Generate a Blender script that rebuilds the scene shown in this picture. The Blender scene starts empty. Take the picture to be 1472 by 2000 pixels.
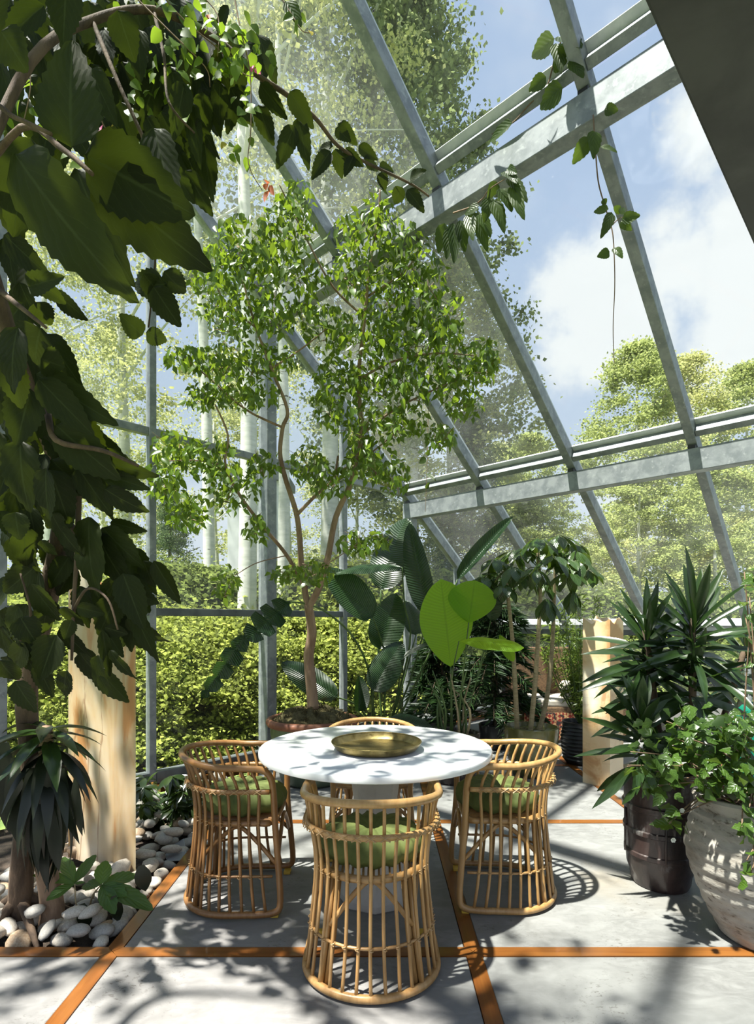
import bpy, math, random
import numpy as np
from mathutils import Vector, Matrix

SC = bpy.context.scene
COL = SC.collection
rnd = random.Random(7)
nr = np.random.default_rng(11)

# ------------------------------------------------------------------ camera
EYE = 1.38
FPX, CX, HY = 1100.0, 736.0, 1214.0
cam = bpy.data.cameras.new('camera')
cam.sensor_fit = 'HORIZONTAL'
cam.sensor_width = 36.0
cam.lens = 36.0 * FPX / 1472.0
cam.shift_y = (HY - 1000.0) / 1472.0
cam.clip_start = 0.05
cam.clip_end = 500
camo = bpy.data.objects.new('camera', cam)
camo.location = (0, 0, EYE)
camo.rotation_euler = (math.pi / 2, 0, 0)
COL.objects.link(camo)
SC.camera = camo


def at(px, py, Y):
    return Vector(((px - CX) / FPX * Y, Y, EYE + (HY - py) / FPX * Y))


# ------------------------------------------------------------------ exposure, sky, sun
SC.view_settings.view_transform = 'Standard'
SC.view_settings.look = 'None'
SC.view_settings.gamma = 1.0
SC.view_settings.exposure = 0.34
SC.view_settings.use_curve_mapping = False
SC.cycles.max_bounces = 5
SC.cycles.diffuse_bounces = 3
SC.cycles.glossy_bounces = 2
SC.cycles.transmission_bounces = 3
SC.cycles.transparent_max_bounces = 20
SC.cycles.use_light_tree = False
SC.cycles.adaptive_threshold = 0.03
SC.cycles.caustics_reflective = False
SC.cycles.caustics_refractive = False

SUN_DIR = Vector((0.33, 0.20, -1.0)).normalized()
sun = bpy.data.lights.new('sun', 'SUN')
sun.energy = 13.0
sun.angle = math.radians(1.0)
sun.color = (1.0, 0.95, 0.86)
suno = bpy.data.objects.new('sun', sun)
suno.rotation_euler = SUN_DIR.to_track_quat('-Z', 'Y').to_euler()
suno.location = (-6, -4, 20)
COL.objects.link(suno)

world = bpy.data.worlds.new('sky')
SC.world = world
world.use_nodes = True
wt = world.node_tree
wt.nodes.clear()


class NT:
    """small wrapper for wiring node trees"""
    def __init__(self, tree):
        self.t = tree

    def n(self, kind, **kw):
        nd = self.t.nodes.new(kind)
        for k, v in kw.items():
            setattr(nd, k, v)
        return nd

    def l(self, a, b):
        self.t.links.new(a, b)

    def val(self, sock, v):
        if hasattr(v, 'is_output') or isinstance(v, bpy.types.NodeSocket):
            self.l(v, sock)
        else:
            sock.default_value = v

    def math(self, op, a, b=0.0, c=None, clamp=False):
        nd = self.n('ShaderNodeMath', operation=op, use_clamp=clamp)
        self.val(nd.inputs[0], a)
        self.val(nd.inputs[1], b)
        if c is not None:
            self.val(nd.inputs[2], c)
        return nd.outputs[0]

    def mix(self, fac, a, b, blend='MIX'):
        nd = self.n('ShaderNodeMix', data_type='RGBA', blend_type=blend)
        self.val(nd.inputs[0], fac)
        for s, v in ((nd.inputs[6], a), (nd.inputs[7], b)):
            if isinstance(v, (tuple, list)):
                s.default_value = (*v[:3], 1)
            else:
                self.l(v, s)
        return nd.outputs[2]

    def ramp(self, fac, lo, hi, a=0.0, b=1.0):
        nd = self.n('ShaderNodeMapRange', interpolation_type='SMOOTHSTEP')
        self.val(nd.inputs[0], fac)
        nd.inputs[1].default_value = lo
        nd.inputs[2].default_value = hi
        nd.inputs[3].default_value = a
        nd.inputs[4].default_value = b
        return nd.outputs[0]

    def noise(self, vec, scale, detail=4, rough=0.55, dist=0.0):
        nd = self.n('ShaderNodeTexNoise')
        nd.inputs['Scale'].default_value = scale
        nd.inputs['Detail'].default_value = detail
        nd.inputs['Roughness'].default_value = rough
        nd.inputs['Distortion'].default_value = dist
        if vec is not None:
            self.l(vec, nd.inputs['Vector'])
        return nd.outputs[0]

    def coord(self, name='Object'):
        return self.n('ShaderNodeTexCoord').outputs[name]

    def mapping(self, vec, scale=(1, 1, 1), loc=(0, 0, 0), rot=(0, 0, 0)):
        nd = self.n('ShaderNodeMapping')
        nd.inputs['Scale'].default_value = scale
        nd.inputs['Location'].default_value = loc
        nd.inputs['Rotation'].default_value = rot
        self.l(vec, nd.inputs['Vector'])
        return nd.outputs[0]


def sky_nodes():
    N = NT(wt)
    d = N.coord('Generated')
    nrm = N.n('ShaderNodeVectorMath', operation='NORMALIZE')
    N.l(d, nrm.inputs[0])
    d = nrm.outputs[0]
    sep = N.n('ShaderNodeSeparateXYZ')
    N.l(d, sep.inputs[0])
    base = N.mix(N.ramp(sep.outputs[2], -0.02, 0.85), (0.70, 0.79, 0.92), (0.46, 0.59, 0.84))
    big = N.noise(d, 3.2, 4, 0.55)
    fine = N.noise(d, 11.0, 5, 0.62)
    wisps = N.math('MULTIPLY', N.ramp(big, 0.50, 0.72), 0.55)
    clouds = wisps
    # cumulus banks: direction, angular radius
    for px, py, r in ((1180, 590, 0.10), (1130, 560, 0.075), (1200, 520, 0.07), (1110, 680, 0.06), (1170, 690, 0.06),
                      (1240, 640, 0.085), (1300, 520, 0.07), (1290, 450, 0.045), (1370, 520, 0.07), (1460, 540, 0.11),
                      (1440, 440, 0.06), (1420, 640, 0.08), (1370, 240, 0.06), (1460, 700, 0.10), (1640, 500, 0.16),
                      (-300, 300, 0.2)):
        v = Vector(((px - CX) / FPX, 1.0, (HY - py) / FPX)).normalized()
        dp = N.n('ShaderNodeVectorMath', operation='DISTANCE')
        N.l(d, dp.inputs[0])
        dp.inputs[1].default_value = v
        q = N.math('SUBTRACT', r, dp.outputs['Value'])
        q = N.math('ADD', q, N.math('MULTIPLY', N.math('SUBTRACT', fine, 0.5), 0.13))
        clouds = N.math('MAXIMUM', clouds, N.ramp(q, -0.012, 0.045))
    colr = N.mix(clouds, base, (1.02, 1.03, 1.04))
    bg = N.n('ShaderNodeBackground')
    N.l(colr, bg.inputs[0])
    bg.inputs[1].default_value = 0.78
    out = N.n('ShaderNodeOutputWorld')
    N.l(bg.outputs[0], out.inputs[0])


sky_nodes()

# ------------------------------------------------------------------ helpers: tagging, meshes


def tag(o, label=None, cat=None, group=None, kind=None):
    if label:
        o['label'] = label
    if cat:
        o['category'] = cat
    if group:
        o['group'] = group
    if kind:
        o['kind'] = kind
    return o


def empty(name, loc=(0, 0, 0), rz=0.0):
    o = bpy.data.objects.new(name, None)
    o.empty_display_size = 0.1
    o.location = loc
    o.rotation_euler = (0, 0, rz)
    COL.objects.link(o)
    return o


def link(name, mesh, parent=None, world_m=None):
    """link a mesh as an object; vertices (or world_m) are given in world axes, parents are unrotated empties"""
    o = bpy.data.objects.new(name, mesh)
    if world_m is None:
        world_m = Matrix.Identity(4)
    if parent is not None:
        o.parent = parent
        p = parent
        off = Vector((0, 0, 0))
        while p is not None:
            off += p.location
            p = p.parent
        world_m = Matrix.Translation(-off) @ world_m
    o.matrix_basis = world_m
    COL.objects.link(o)
    return o


def frames(pts):
    pts = [Vector(p) for p in pts]
    n = len(pts)
    tang = []
    for i in range(n):
        a = pts[max(0, i - 1)]
        b = pts[min(n - 1, i + 1)]
        t = (b - a)
        tang.append(t.normalized() if t.length > 1e-9 else Vector((0, 0, 1)))
    up = Vector((0, 0, 1)) if abs(tang[0].z) < 0.9 else Vector((1, 0, 0))
    u = tang[0].cross(up).normalized()
    res = []
    for i in range(n):
        u = (u - tang[i] * u.dot(tang[i]))
        if u.length < 1e-6:
            u = tang[i].orthogonal()
        u.normalize()
        res.append((u.copy(), tang[i].cross(u).normalized()))
    return pts, res


def spline(pts, k=6, closed=False):
    P = [Vector(p) for p in pts]
    n = len(P)
    out = []
    segs = n if closed else n - 1
    for i in range(segs):
        if closed:
            p0, p1, p2, p3 = P[(i - 1) % n], P[i], P[(i + 1) % n], P[(i + 2) % n]
        else:
            p0, p1, p2, p3 = P[max(0, i - 1)], P[i], P[i + 1], P[min(n - 1, i + 2)]
        for j in range(k):
            t = j / k
            out.append(0.5 * ((2 * p1) + (p2 - p0) * t + (2 * p0 - 5 * p1 + 4 * p2 - p3) * t * t
                              + (3 * p1 - p0 - 3 * p2 + p3) * t ** 3))
    if not closed:
        out.append(P[-1].copy())
    return out


class MB:
    def __init__(self):
        self.v, self.f = [], []

    def tube(self, pts, r, n=8, closed=False, caps=True):
        if not hasattr(r, '__len__'):
            r = [r] * len(pts)
        pts, fr = frames(pts)
        b = len(self.v)
        m = len(pts)
        for i in range(m):
            u, w = fr[i]
            for k in range(n):
                a = 2 * math.pi * k / n
                self.v.append(pts[i] + (u * math.cos(a) + w * math.sin(a)) * r[i])
        for i in range(m - 1 if not closed else m):
            i2 = (i + 1) % m
            for k in range(n):
                k2 = (k + 1) % n
                self.f.append((b + i * n + k, b + i * n + k2, b + i2 * n + k2, b + i2 * n + k))
        if caps and not closed:
            self.f.append(tuple(b + k for k in range(n - 1, -1, -1)))
            self.f.append(tuple(b + (m - 1) * n + k for k in range(n)))
        return self

    def box(self, c, ax, ay, az):
        """centre and three half-axis vectors"""
        c, ax, ay, az = map(Vector, (c, ax, ay, az))
        b = len(self.v)
        for sx, sy, sz in ((-1, -1, -1), (1, -1, -1), (1, 1, -1), (-1, 1, -1), (-1, -1, 1), (1, -1, 1), (1, 1, 1), (-1, 1, 1)):
            self.v.append(c + ax * sx + ay * sy + az * sz)
        for q in ((0, 3, 2, 1), (4, 5, 6, 7), (0, 1, 5, 4), (1, 2, 6, 5), (2, 3, 7, 6), (3, 0, 4, 7)):
            self.f.append(tuple(b + i for i in q))
        return self

    def bar(self, p, q, w, h, up=(0, 0, 1)):
        """square bar between two points"""
        p, q = Vector(p), Vector(q)
        t = (q - p).normalized()
        up = Vector(up)
        s = t.cross(up)
        if s.length < 1e-5:
            s = t.cross(Vector((0, 1, 0)))
        s.normalize()
        u = s.cross(t).normalized()
        return self.box((p + q) / 2, (q - p) / 2, s * w / 2, u * h / 2)

    def lathe(self, prof, n=32, c=(0, 0, 0), wob=None):
        b = len(self.v)
        c = Vector(c)
        m = len(prof)
        for i, (r, z) in enumerate(prof):
            for k in range(n):
                a = 2 * math.pi * k / n
                rr, zz = (r, z) if wob is None else wob(r, z, a)
                self.v.append(c + Vector((rr * math.cos(a), rr * math.sin(a), zz)))
        for i in range(m - 1):
            for k in range(n):
                k2 = (k + 1) % n
                self.f.append((b + i * n + k, b + i * n + k2, b + (i + 1) * n + k2, b + (i + 1) * n + k))
        if prof[0][0] > 1e-6:
            self.f.append(tuple(b + k for k in range(n - 1, -1, -1)))
        if prof[-1][0] > 1e-6:
            self.f.append(tuple(b + (m - 1) * n + k for k in range(n)))
        return self

    def prism(self, poly, z0, z1, z1s=None):
        b = len(self.v)
        n = len(poly)
        for x, y in poly:
            self.v.append(Vector((x, y, z0)))
        for i, (x, y) in enumerate(poly):
            self.v.append(Vector((x, y, z1 if z1s is None else z1s[i])))
        self.f.append(tuple(b + i for i in range(n - 1, -1, -1)))
        self.f.append(tuple(b + n + i for i in range(n)))
        for i in range(n):
            j = (i + 1) % n
            self.f.append((b + i, b + j, b + n + j, b + n + i))
        return self

    def mesh(self, name, mat, smooth=False, bevel=0.0):
        me = bpy.data.meshes.new(name)
        me.from_pydata([tuple(v) for v in self.v], [], self.f)
        if mat is not None:
            me.materials.append(mat)
        if smooth:
            me.polygons.foreach_set('use_smooth', [True] * len(me.polygons))
        me.update()
        return me

    def build(self, name, mat, parent=None, smooth=False, bevel=0.0, sharp=None):
        me = self.mesh(name, mat, smooth)
        o = link(name, me, parent)
        if bevel:
            md = o.modifiers.new('bevel', 'BEVEL')
            md.width = bevel
            md.segments = 2
            md.limit_method = 'ANGLE'
        if smooth and sharp:
            me.set_sharp_from_angle(angle=math.radians(sharp))
        return o


# ------------------------------------------------------------------ materials


def new_mat(name):
    m = bpy.data.materials.new(name)
    m.use_nodes = True
    m.node_tree.nodes.clear()
    return m, NT(m.node_tree)


def finish(N, shader):
    out = N.n('ShaderNodeOutputMaterial')
    N.l(shader, out.inputs[0])


def bsdf(N, col, rough=0.5, metal=0.0, spec=0.5, height=None, bump=0.1, dist=0.01, sss=None, coat=0.0):
    p = N.n('ShaderNodeBsdfPrincipled')
    if isinstance(col, (tuple, list)):
        p.inputs['Base Color'].default_value = (*col[:3], 1)
    else:
        N.l(col, p.inputs['Base Color'])
    N.val(p.inputs['Roughness'], rough)
    N.val(p.inputs['Metallic'], metal)
    p.inputs['Specular IOR Level'].default_value = spec
    p.inputs['Coat Weight'].default_value = coat
    if height is not None:
        b = N.n('ShaderNodeBump')
        b.inputs['Strength'].default_value = bump
        b.inputs['Distance'].default_value = dist
        N.l(height, b.inputs['Height'])
        N.l(b.outputs[0], p.inputs['Normal'])
    return p.outputs[0]


def mottled(name, c1, c2, scale=8.0, rough=0.6, metal=0.0, bump=0.2, dist=0.004, detail=6, stretch=(1, 1, 1), c3=None, s3=30.0, spec=0.5, coat=0.0, lo=0.35, hi=0.65):
    m, N = new_mat(name)
    co = N.mapping(N.coord('Object'), stretch)
    a = N.noise(co, scale, detail, 0.6, 0.3)
    c = N.mix(N.ramp(a, lo, hi), c1, c2)
    if c3 is not None:
        b = N.noise(co, s3, 4, 0.6)
        c = N.mix(N.ramp(b, 0.55, 0.72), c, c3)
    f = N.noise(co, scale * 6, 4, 0.6)
    finish(N, bsdf(N, c, rough, metal, spec, f, bump, dist, coat=coat))
    return m


def leaf_mat(name, col, tcol, trans=0.35, rough=0.4, spec=0.45, veins=0, vcol=None, var=0.35, island=False, pleat=0.0, slant=0.6, vw=0.1):
    m, N = new_mat(name)
    if island:
        r = N.n('ShaderNodeNewGeometry').outputs['Random Per Island']
    else:
        r = N.n('ShaderNodeObjectInfo').outputs['Random']
    dark = tuple(c * (1 - var) for c in col)
    lite = (min(1, col[0] * (1 + var * 1.5)), min(1, col[1] * (1 + var)), col[2] * (1 + var * 0.3))
    c = N.mix(r, dark, lite)
    height = None
    if veins:
        uv = N.n('ShaderNodeUVMap').outputs[0]
        sp = N.n('ShaderNodeSeparateXYZ')
        N.l(uv, sp.inputs[0])
        au = N.math('ABSOLUTE', N.math('SUBTRACT', N.math('MULTIPLY', sp.outputs[0], 2.0), 1.0))
        ph = N.math('FRACT', N.math('MULTIPLY', N.math('SUBTRACT', sp.outputs[1], N.math('MULTIPLY', au, slant / 3.0)), float(veins)))
        tri = N.math('ABSOLUTE', N.math('SUBTRACT', ph, 0.5))      # 0 at a vein
        side = N.ramp(tri, 0.0, vw, 1.0, 0.0)
        mid = N.ramp(au, 0.02, 0.07, 1.0, 0.0)
        mask = N.math('MAXIMUM', N.math('MULTIPLY', side, 0.55), mid)
        c = N.mix(mask, c, vcol or lite)
        height = tri if pleat == 0 else tri
    blotch = N.noise(N.coord('Object'), 6.0, 3)
    c = N.mix(N.math('MULTIPLY', N.ramp(blotch, 0.45, 0.75), 0.35), c, dark)
    s = bsdf(N, c, rough, 0.0, spec, height, 0.35 if pleat == 0 else pleat, 0.01)
    t = N.n('ShaderNodeBsdfTranslucent')
    tc = N.mix(r, tuple(x * 0.8 for x in tcol), tcol)
    if veins:
        tc = N.mix(N.math('MULTIPLY', mask, 0.6), tc, tuple(x * 0.45 for x in tcol))
    N.l(tc, t.inputs[0])
    mx = N.n('ShaderNodeMixShader')
    mx.inputs[0].default_value = trans
    N.l(s, mx.inputs[1])
    N.l(t.outputs[0], mx.inputs[2])
    finish(N, mx.outputs[0])
    return m


def far_leaf(name, col, var=0.3, trans=0.4):
    m, N = new_mat(name)
    r = N.n('ShaderNodeNewGeometry').outputs['Random Per Island']
    o = N.n('ShaderNodeObjectInfo').outputs['Random']
    c = N.mix(r, tuple(x * (1 - var) for x in col), (min(1, col[0] * (1 + var * 1.3)), min(1, col[1] * (1 + var)), col[2]))
    c = N.mix(N.math('MULTIPLY', o, 0.25), c, (col[0] * 1.3, col[1] * 1.15, col[2] * 0.8))
    d = N.n('ShaderNodeBsdfDiffuse')
    N.l(c, d.inputs[0])
    t = N.n('ShaderNodeBsdfTranslucent')
    N.l(c, t.inputs[0])
    mx = N.n('ShaderNodeMixShader')
    mx.inputs[0].default_value = trans
    N.l(d.outputs[0], mx.inputs[1])
    N.l(t.outputs[0], mx.inputs[2])
    finish(N, mx.outputs[0])
    return m


def glass_mat(name, haze, streak=0.5, tint=(0.90, 0.95, 0.94)):
    m, N = new_mat(name)
    tr = N.n('ShaderNodeBsdfTransparent')
    tr.inputs[0].default_value = (*tint, 1)
    gl = N.n('ShaderNodeBsdfGlossy')
    gl.inputs['Roughness'].default_value = 0.015
    lw = N.n('ShaderNodeFresnel')
    lw.inputs[0].default_value = 1.35
    mx = N.n('ShaderNodeMixShader')
    N.l(N.math('MINIMUM', lw.outputs[0], 0.5), mx.inputs[0])
    N.l(tr.outputs[0], mx.inputs[1])
    N.l(gl.outputs[0], mx.inputs[2])
    df = N.n('ShaderNodeBsdfDiffuse')
    df.inputs[0].default_value = (0.78, 0.82, 0.80, 1)
    tl = N.n('ShaderNodeBsdfTranslucent')
    tl.inputs[0].default_value = (0.78, 0.82, 0.80, 1)
    dd = N.n('ShaderNodeMixShader')
    dd.inputs[0].default_value = 0.5
    N.l(df.outputs[0], dd.inputs[1])
    N.l(tl.outputs[0], dd.inputs[2])
    co = N.coord('Object')
    a = N.noise(co, 0.9, 3, 0.6, 0.0)
    b = N.noise(N.mapping(co, (1, 1, 0.15)), 9.0, 2, 0.7)
    k = N.math('ADD', N.math('MULTIPLY', N.ramp(a, 0.3, 0.75), haze), N.math('MULTIPLY', N.ramp(b, 0.55, 0.9), haze * streak))
    k = N.math('ADD', k, haze * 0.25)
    m2 = N.n('ShaderNodeMixShader')
    N.l(k, m2.inputs[0])
    N.l(mx.outputs[0], m2.inputs[1])
    N.l(dd.outputs[0], m2.inputs[2])
    finish(N, m2.outputs[0])
    return m


def concrete_mat():
    m, N = new_mat('polished concrete')
    co = N.coord('Object')
    r = N.n('ShaderNodeObjectInfo').outputs['Random']
    a = N.noise(co, 1.6, 6, 0.65, 0.6)
    b = N.noise(N.mapping(co, (1, 2.2, 1), rot=(0, 0, 0.5)), 6.0, 6, 0.72, 1.4)
    c = N.mix(N.ramp(a, 0.3, 0.7), (0.150, 0.150, 0.147), (0.235, 0.235, 0.23))
    c = N.mix(N.math('MULTIPLY', N.ramp(b, 0.38, 0.72), 0.55), c, (0.29, 0.29, 0.285))
    # dark scuffs and pits
    e = N.noise(N.mapping(co, (1, 1.8, 1), rot=(0, 0, 0.4)), 42.0, 4, 0.65, 1.0)
    g = N.noise(co, 1.7, 4, 0.6)
    pits = N.math('MULTIPLY', N.ramp(e, 0.56, 0.63), N.ramp(g, 0.50, 0.66))
    c = N.mix(N.math('MULTIPLY', pits, 0.8), c, (0.075, 0.068, 0.058))
    # warm stains
    q = N.noise(co, 1.1, 3, 0.5, 0.5)
    c = N.mix(N.math('MULTIPLY', N.ramp(q, 0.60, 0.75), 0.45), c, (0.27, 0.21, 0.13))
    c = N.mix(N.math('MULTIPLY', r, 0.15), c, (0.17, 0.17, 0.17))
    finish(N, bsdf(N, c, N.ramp(b, 0.3, 0.7, 0.42, 0.62), 0.0, 0.3, e, 0.10, 0.003))
    return m


def wood_mat(name, c1, c2, rough=0.32, along='Y', scale=1.0, coat=0.3):
    m, N = new_mat(name)
    co = N.coord('Object')
    st = {'X': (1.2, 26, 26), 'Y': (26, 1.2, 26), 'Z': (26, 26, 1.2)}[along]
    a = N.noise(N.mapping(co, tuple(x * scale for x in st)), 1.0, 5, 0.65, 0.3)
    b = N.noise(co, 2.2, 3)
    c = N.mix(N.ramp(a, 0.3, 0.7), c1, c2)
    c = N.mix(N.math('MULTIPLY', N.ramp(b, 0.4, 0.7), 0.3), c, tuple(x * 0.5 for x in c1))
    finish(N, bsdf(N, c, rough, 0, 0.4, a, 0.1, 0.002, coat=coat))
    return m


def rattan_mat(name, c1, c2):
    m, N = new_mat(name)
    co = N.coord('Object')
    a = N.noise(N.mapping(co, (60, 60, 6)), 1.0, 4, 0.6)
    b = N.noise(co, 5.0, 3)
    r = N.n('ShaderNodeObjectInfo').outputs['Random']
    c = N.mix(N.ramp(a, 0.3, 0.7), c1, c2)
    c = N.mix(N.math('MULTIPLY', N.ramp(b, 0.45, 0.7), 0.4), c, tuple(x * 0.62 for x in c1))
    c = N.mix(N.math('MULTIPLY', r, 0.35), c, tuple(x * 0.7 for x in c1))
    finish(N, bsdf(N, c, 0.36, 0, 0.5, a, 0.15, 0.002, coat=0.15))
    return m


def onyx_mat(name, streaked=False):
    m, N = new_mat(name)
    co = N.coord('Object')
    k = 0.72 if streaked else 1.08
    st = (2.2, 2.2, 0.45) if streaked else (1.2, 1.2, 0.8)
    w = N.noise(N.mapping(co, st, loc=(0.3, 0.1, 0.2)), 2.2, 5, 0.6, 0.8)
    fine = N.noise(N.mapping(co, (9, 9, 0.7) if streaked else (3, 3, 3)), 2.0, 5, 0.65, 0.4)
    c = N.mix(N.ramp(w, 0.35, 0.65), (*(x * k for x in (0.70, 0.57, 0.38)),), (*(x * k for x in (0.62, 0.43, 0.22)),))
    c = N.mix(N.ramp(N.noise(co, 2.6, 2), 0.50, 0.68), c, (*(x * k for x in (0.78, 0.69, 0.53)),))
    c = N.mix(N.math('MULTIPLY', N.ramp(w, 0.54, 0.64), 0.85 if streaked else 0.6), c, (0.40, 0.17, 0.05))
    c = N.mix(N.math('MULTIPLY', N.ramp(fine, 0.55, 0.8), 0.35 if streaked else 0.12), c, (0.50, 0.34, 0.18))
    # a few dark ragged veins
    v = N.noise(N.mapping(co, (1.6, 1.6, 0.35) if streaked else (0.8, 0.8, 1.6)), 2.0, 6, 0.6, 0.5)
    vein = N.ramp(N.math('ABSOLUTE', N.math('SUBTRACT', v, 0.47)), 0.0, 0.022, 1.0, 0.0)
    c = N.mix(N.math('MULTIPLY', vein, 0.7 if streaked else 0.12), c, (0.20, 0.09, 0.04))
    p = N.n('ShaderNodeBsdfPrincipled')
    N.l(c, p.inputs['Base Color'])
    p.inputs['Roughness'].default_value = 0.35
    p.inputs['Subsurface Weight'].default_value = 0.3
    p.inputs['Subsurface Radius'].default_value = (0.10, 0.06, 0.03)
    p.inputs['Subsurface Scale'].default_value = 0.25
    finish(N, p.outputs[0])
    return m


M = {}
M['steel'] = mottled('galvanised steel', (0.1944, 0.216, 0.2304), (0.3024, 0.324, 0.3384), 9, 0.5, 0.25, 0.12, 0.002, c3=(0.36, 0.3816, 0.396), s3=22)
M['steel_dark'] = mottled('weathered steel', (0.093, 0.1054, 0.1116), (0.1674, 0.186, 0.1922), 5, 0.5, 0.3, 0.12, 0.002)
M['flash'] = mottled('bright flashing', (0.527, 0.561, 0.578), (0.629, 0.6545, 0.663), 12, 0.45, 0.2, 0.05, 0.001)
M['soffit'] = mottled('charcoal steel soffit', (0.0315, 0.0315, 0.0322), (0.0595, 0.0595, 0.0602), 2.2, 0.6, 0.1, 0.2, 0.003)
def clear_mat():
    m, N = new_mat('glass inner face')
    tr = N.n('ShaderNodeBsdfTransparent')
    finish(N, tr.outputs[0])
    return m


M['glass_back'] = clear_mat()


def pane(parent, pts, off, mat):
    """a glass sheet with thickness; the dusty reflecting face is its first one"""
    b = MB()
    for dy in (0.004, -0.004):
        for p in pts:
            b.v.append(p + off * dy)
    b.f += [(0, 1, 2, 3), (7, 6, 5, 4), (0, 4, 5, 1), (1, 5, 6, 2), (2, 6, 7, 3), (3, 7, 4, 0)]
    o = b.build('glass_pane', mat, parent)
    o.data.materials.append(M['glass_back'])
    for i in range(1, 6):
        o.data.polygons[i].material_index = 1
    return o


M['glass_hazy'] = glass_mat('weathered glass', 0.17, 0.8)
M['glass_mid'] = glass_mat('dusty glass', 0.09, 0.7)
M['glass'] = glass_mat('clear glass', 0.022, 0.9)
M['concrete'] = concrete_mat()
M['strip'] = wood_mat('oiled floor timber', (0.1581, 0.0527, 0.01159), (0.2424, 0.09486, 0.02108))
M['strip_x'] = wood_mat('oiled floor timber crosswise', (0.1581, 0.0527, 0.01159), (0.2424, 0.09486, 0.02108), along='X')
M['soil'] = mottled('dark soil', (0.03, 0.022, 0.015), (0.07, 0.05, 0.035), 18, 0.9, 0, 0.8, 0.02)
M['lawn'] = mottled('outdoor ground', (0.08, 0.136, 0.028), (0.176, 0.24, 0.056), 1.2, 0.9, 0, 0.6, 0.05)
M['paving'] = mottled('pale terrace', (0.48, 0.48, 0.464), (0.576, 0.576, 0.56), 3, 0.8)
M['marble'] = mottled('white marble', (0.80, 0.81, 0.82), (0.86, 0.865, 0.87), 3, 0.22, 0, 0.0, 0.001, c3=(0.60, 0.63, 0.67), s3=4.5)
M['pedestal'] = mottled('pale stone pedestal', (0.42, 0.406, 0.378), (0.49, 0.476, 0.448), 6, 0.55)
M['brass'] = mottled('aged brass', (0.20, 0.15, 0.05), (0.31, 0.245, 0.10), 14, 0.40, 0.85, 0.35, 0.003, c3=(0.12, 0.09, 0.03), s3=26)
M['rattan'] = rattan_mat('honey rattan', (0.3709, 0.2016, 0.06854), (0.4838, 0.2984, 0.121))
M['rattan_dark'] = rattan_mat('toffee rattan', (0.2495, 0.1143, 0.03465), (0.3326, 0.1733, 0.0589))
M['lash'] = rattan_mat('rattan peel', (0.36, 0.216, 0.0864), (0.4752, 0.324, 0.1584))
M['pad'] = mottled('yellow pad', (0.55, 0.36, 0.04), (0.62, 0.42, 0.06), 8, 0.5)
M['onyx'] = onyx_mat('honey onyx')
M['onyx_streak'] = onyx_mat('streaked onyx', True)
M['terracotta'] = mottled('terracotta', (0.195, 0.0675, 0.03375), (0.27, 0.1125, 0.06), 7, 0.6)
M['green_glaze'] = mottled('sage glaze', (0.0675, 0.0975, 0.06375), (0.1125, 0.1425, 0.0975), 4, 0.35, coat=0.3)
M['olive_glaze'] = mottled('olive glaze', (0.09, 0.09, 0.02625), (0.15, 0.1425, 0.045), 4, 0.25, coat=0.5)
M['black_glaze'] = mottled('black ribbed clay', (0.010, 0.011, 0.012), (0.025, 0.027, 0.03), 6, 0.45)
M['dark_glaze'] = mottled('weathered brown black glaze', (0.014, 0.012, 0.013), (0.060, 0.036, 0.032), 5, 0.40, 0, 0.5, 0.006, stretch=(1, 1, 0.5), c3=(0.26, 0.25, 0.24), s3=11, coat=0.2)
M['chalky'] = mottled('chalky weathered clay', (0.198, 0.1716, 0.1419), (0.4092, 0.3828, 0.3432), 3.5, 0.85, 0, 0.6, 0.008, stretch=(1, 1, 2.2), c3=(0.1122, 0.0924, 0.0726), s3=24, lo=0.3, hi=0.6)
M['moss'] = mottled('dry moss', (0.085, 0.07225, 0.0255), (0.187, 0.153, 0.06375), 30, 0.95, 0, 0.9, 0.02)
M['velvet'] = mottled('green velvet', (0.075, 0.098, 0.020), (0.12, 0.145, 0.036), 6, 0.8, 0, 0.1, 0.002)
M['bark_tan'] = mottled('tan bark', (0.195, 0.12, 0.075), (0.315, 0.2175, 0.1425), 14, 0.8, 0, 0.6, 0.006, stretch=(1, 1, 0.3))
M['bark_dark'] = mottled('brown bark', (0.050, 0.032, 0.020), (0.12, 0.080, 0.050), 16, 0.85, 0, 0.7, 0.006, stretch=(1, 1, 0.3))
M['stem_green'] = mottled('green stalk', (0.045, 0.085, 0.02), (0.09, 0.15, 0.04), 8, 0.5)
M['stem_pale'] = mottled('pale cane', (0.225, 0.18, 0.0975), (0.345, 0.285, 0.165), 20, 0.7, stretch=(1, 1, 4))
M['vine_stem'] = mottled('thin brown vine', (0.14, 0.09, 0.055), (0.24, 0.16, 0.10), 12, 0.8)
M['pebble'] = mottled('cream pebble', (0.429, 0.39, 0.3276), (0.5616, 0.5304, 0.468), 9, 0.6, c3=(0.3588, 0.312, 0.2418), s3=14)
M['pebble_grey'] = mottled('grey pebble', (0.3, 0.2925, 0.27), (0.405, 0.39, 0.3525), 9, 0.6)
M['pebble_tan'] = mottled('tan pebble', (0.315, 0.217, 0.133), (0.42, 0.329, 0.231), 9, 0.6)
M['slate'] = mottled('grey slate', (0.252, 0.266, 0.28), (0.322, 0.336, 0.35), 7, 0.7)
M['wicker'] = mottled('brown wicker', (0.07, 0.035, 0.014), (0.175, 0.098, 0.042), 60, 0.6, 0, 0.8, 0.006)
M['white_fabric'] = mottled('patterned cream fabric', (0.42, 0.364, 0.294), (0.504, 0.462, 0.392), 20, 0.9)
M['black_print'] = mottled('black print', (0.03, 0.025, 0.02), (0.05, 0.04, 0.03), 20, 0.9)
M['iron'] = mottled('black iron', (0.018, 0.018, 0.02), (0.04, 0.04, 0.042), 8, 0.5)
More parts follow.
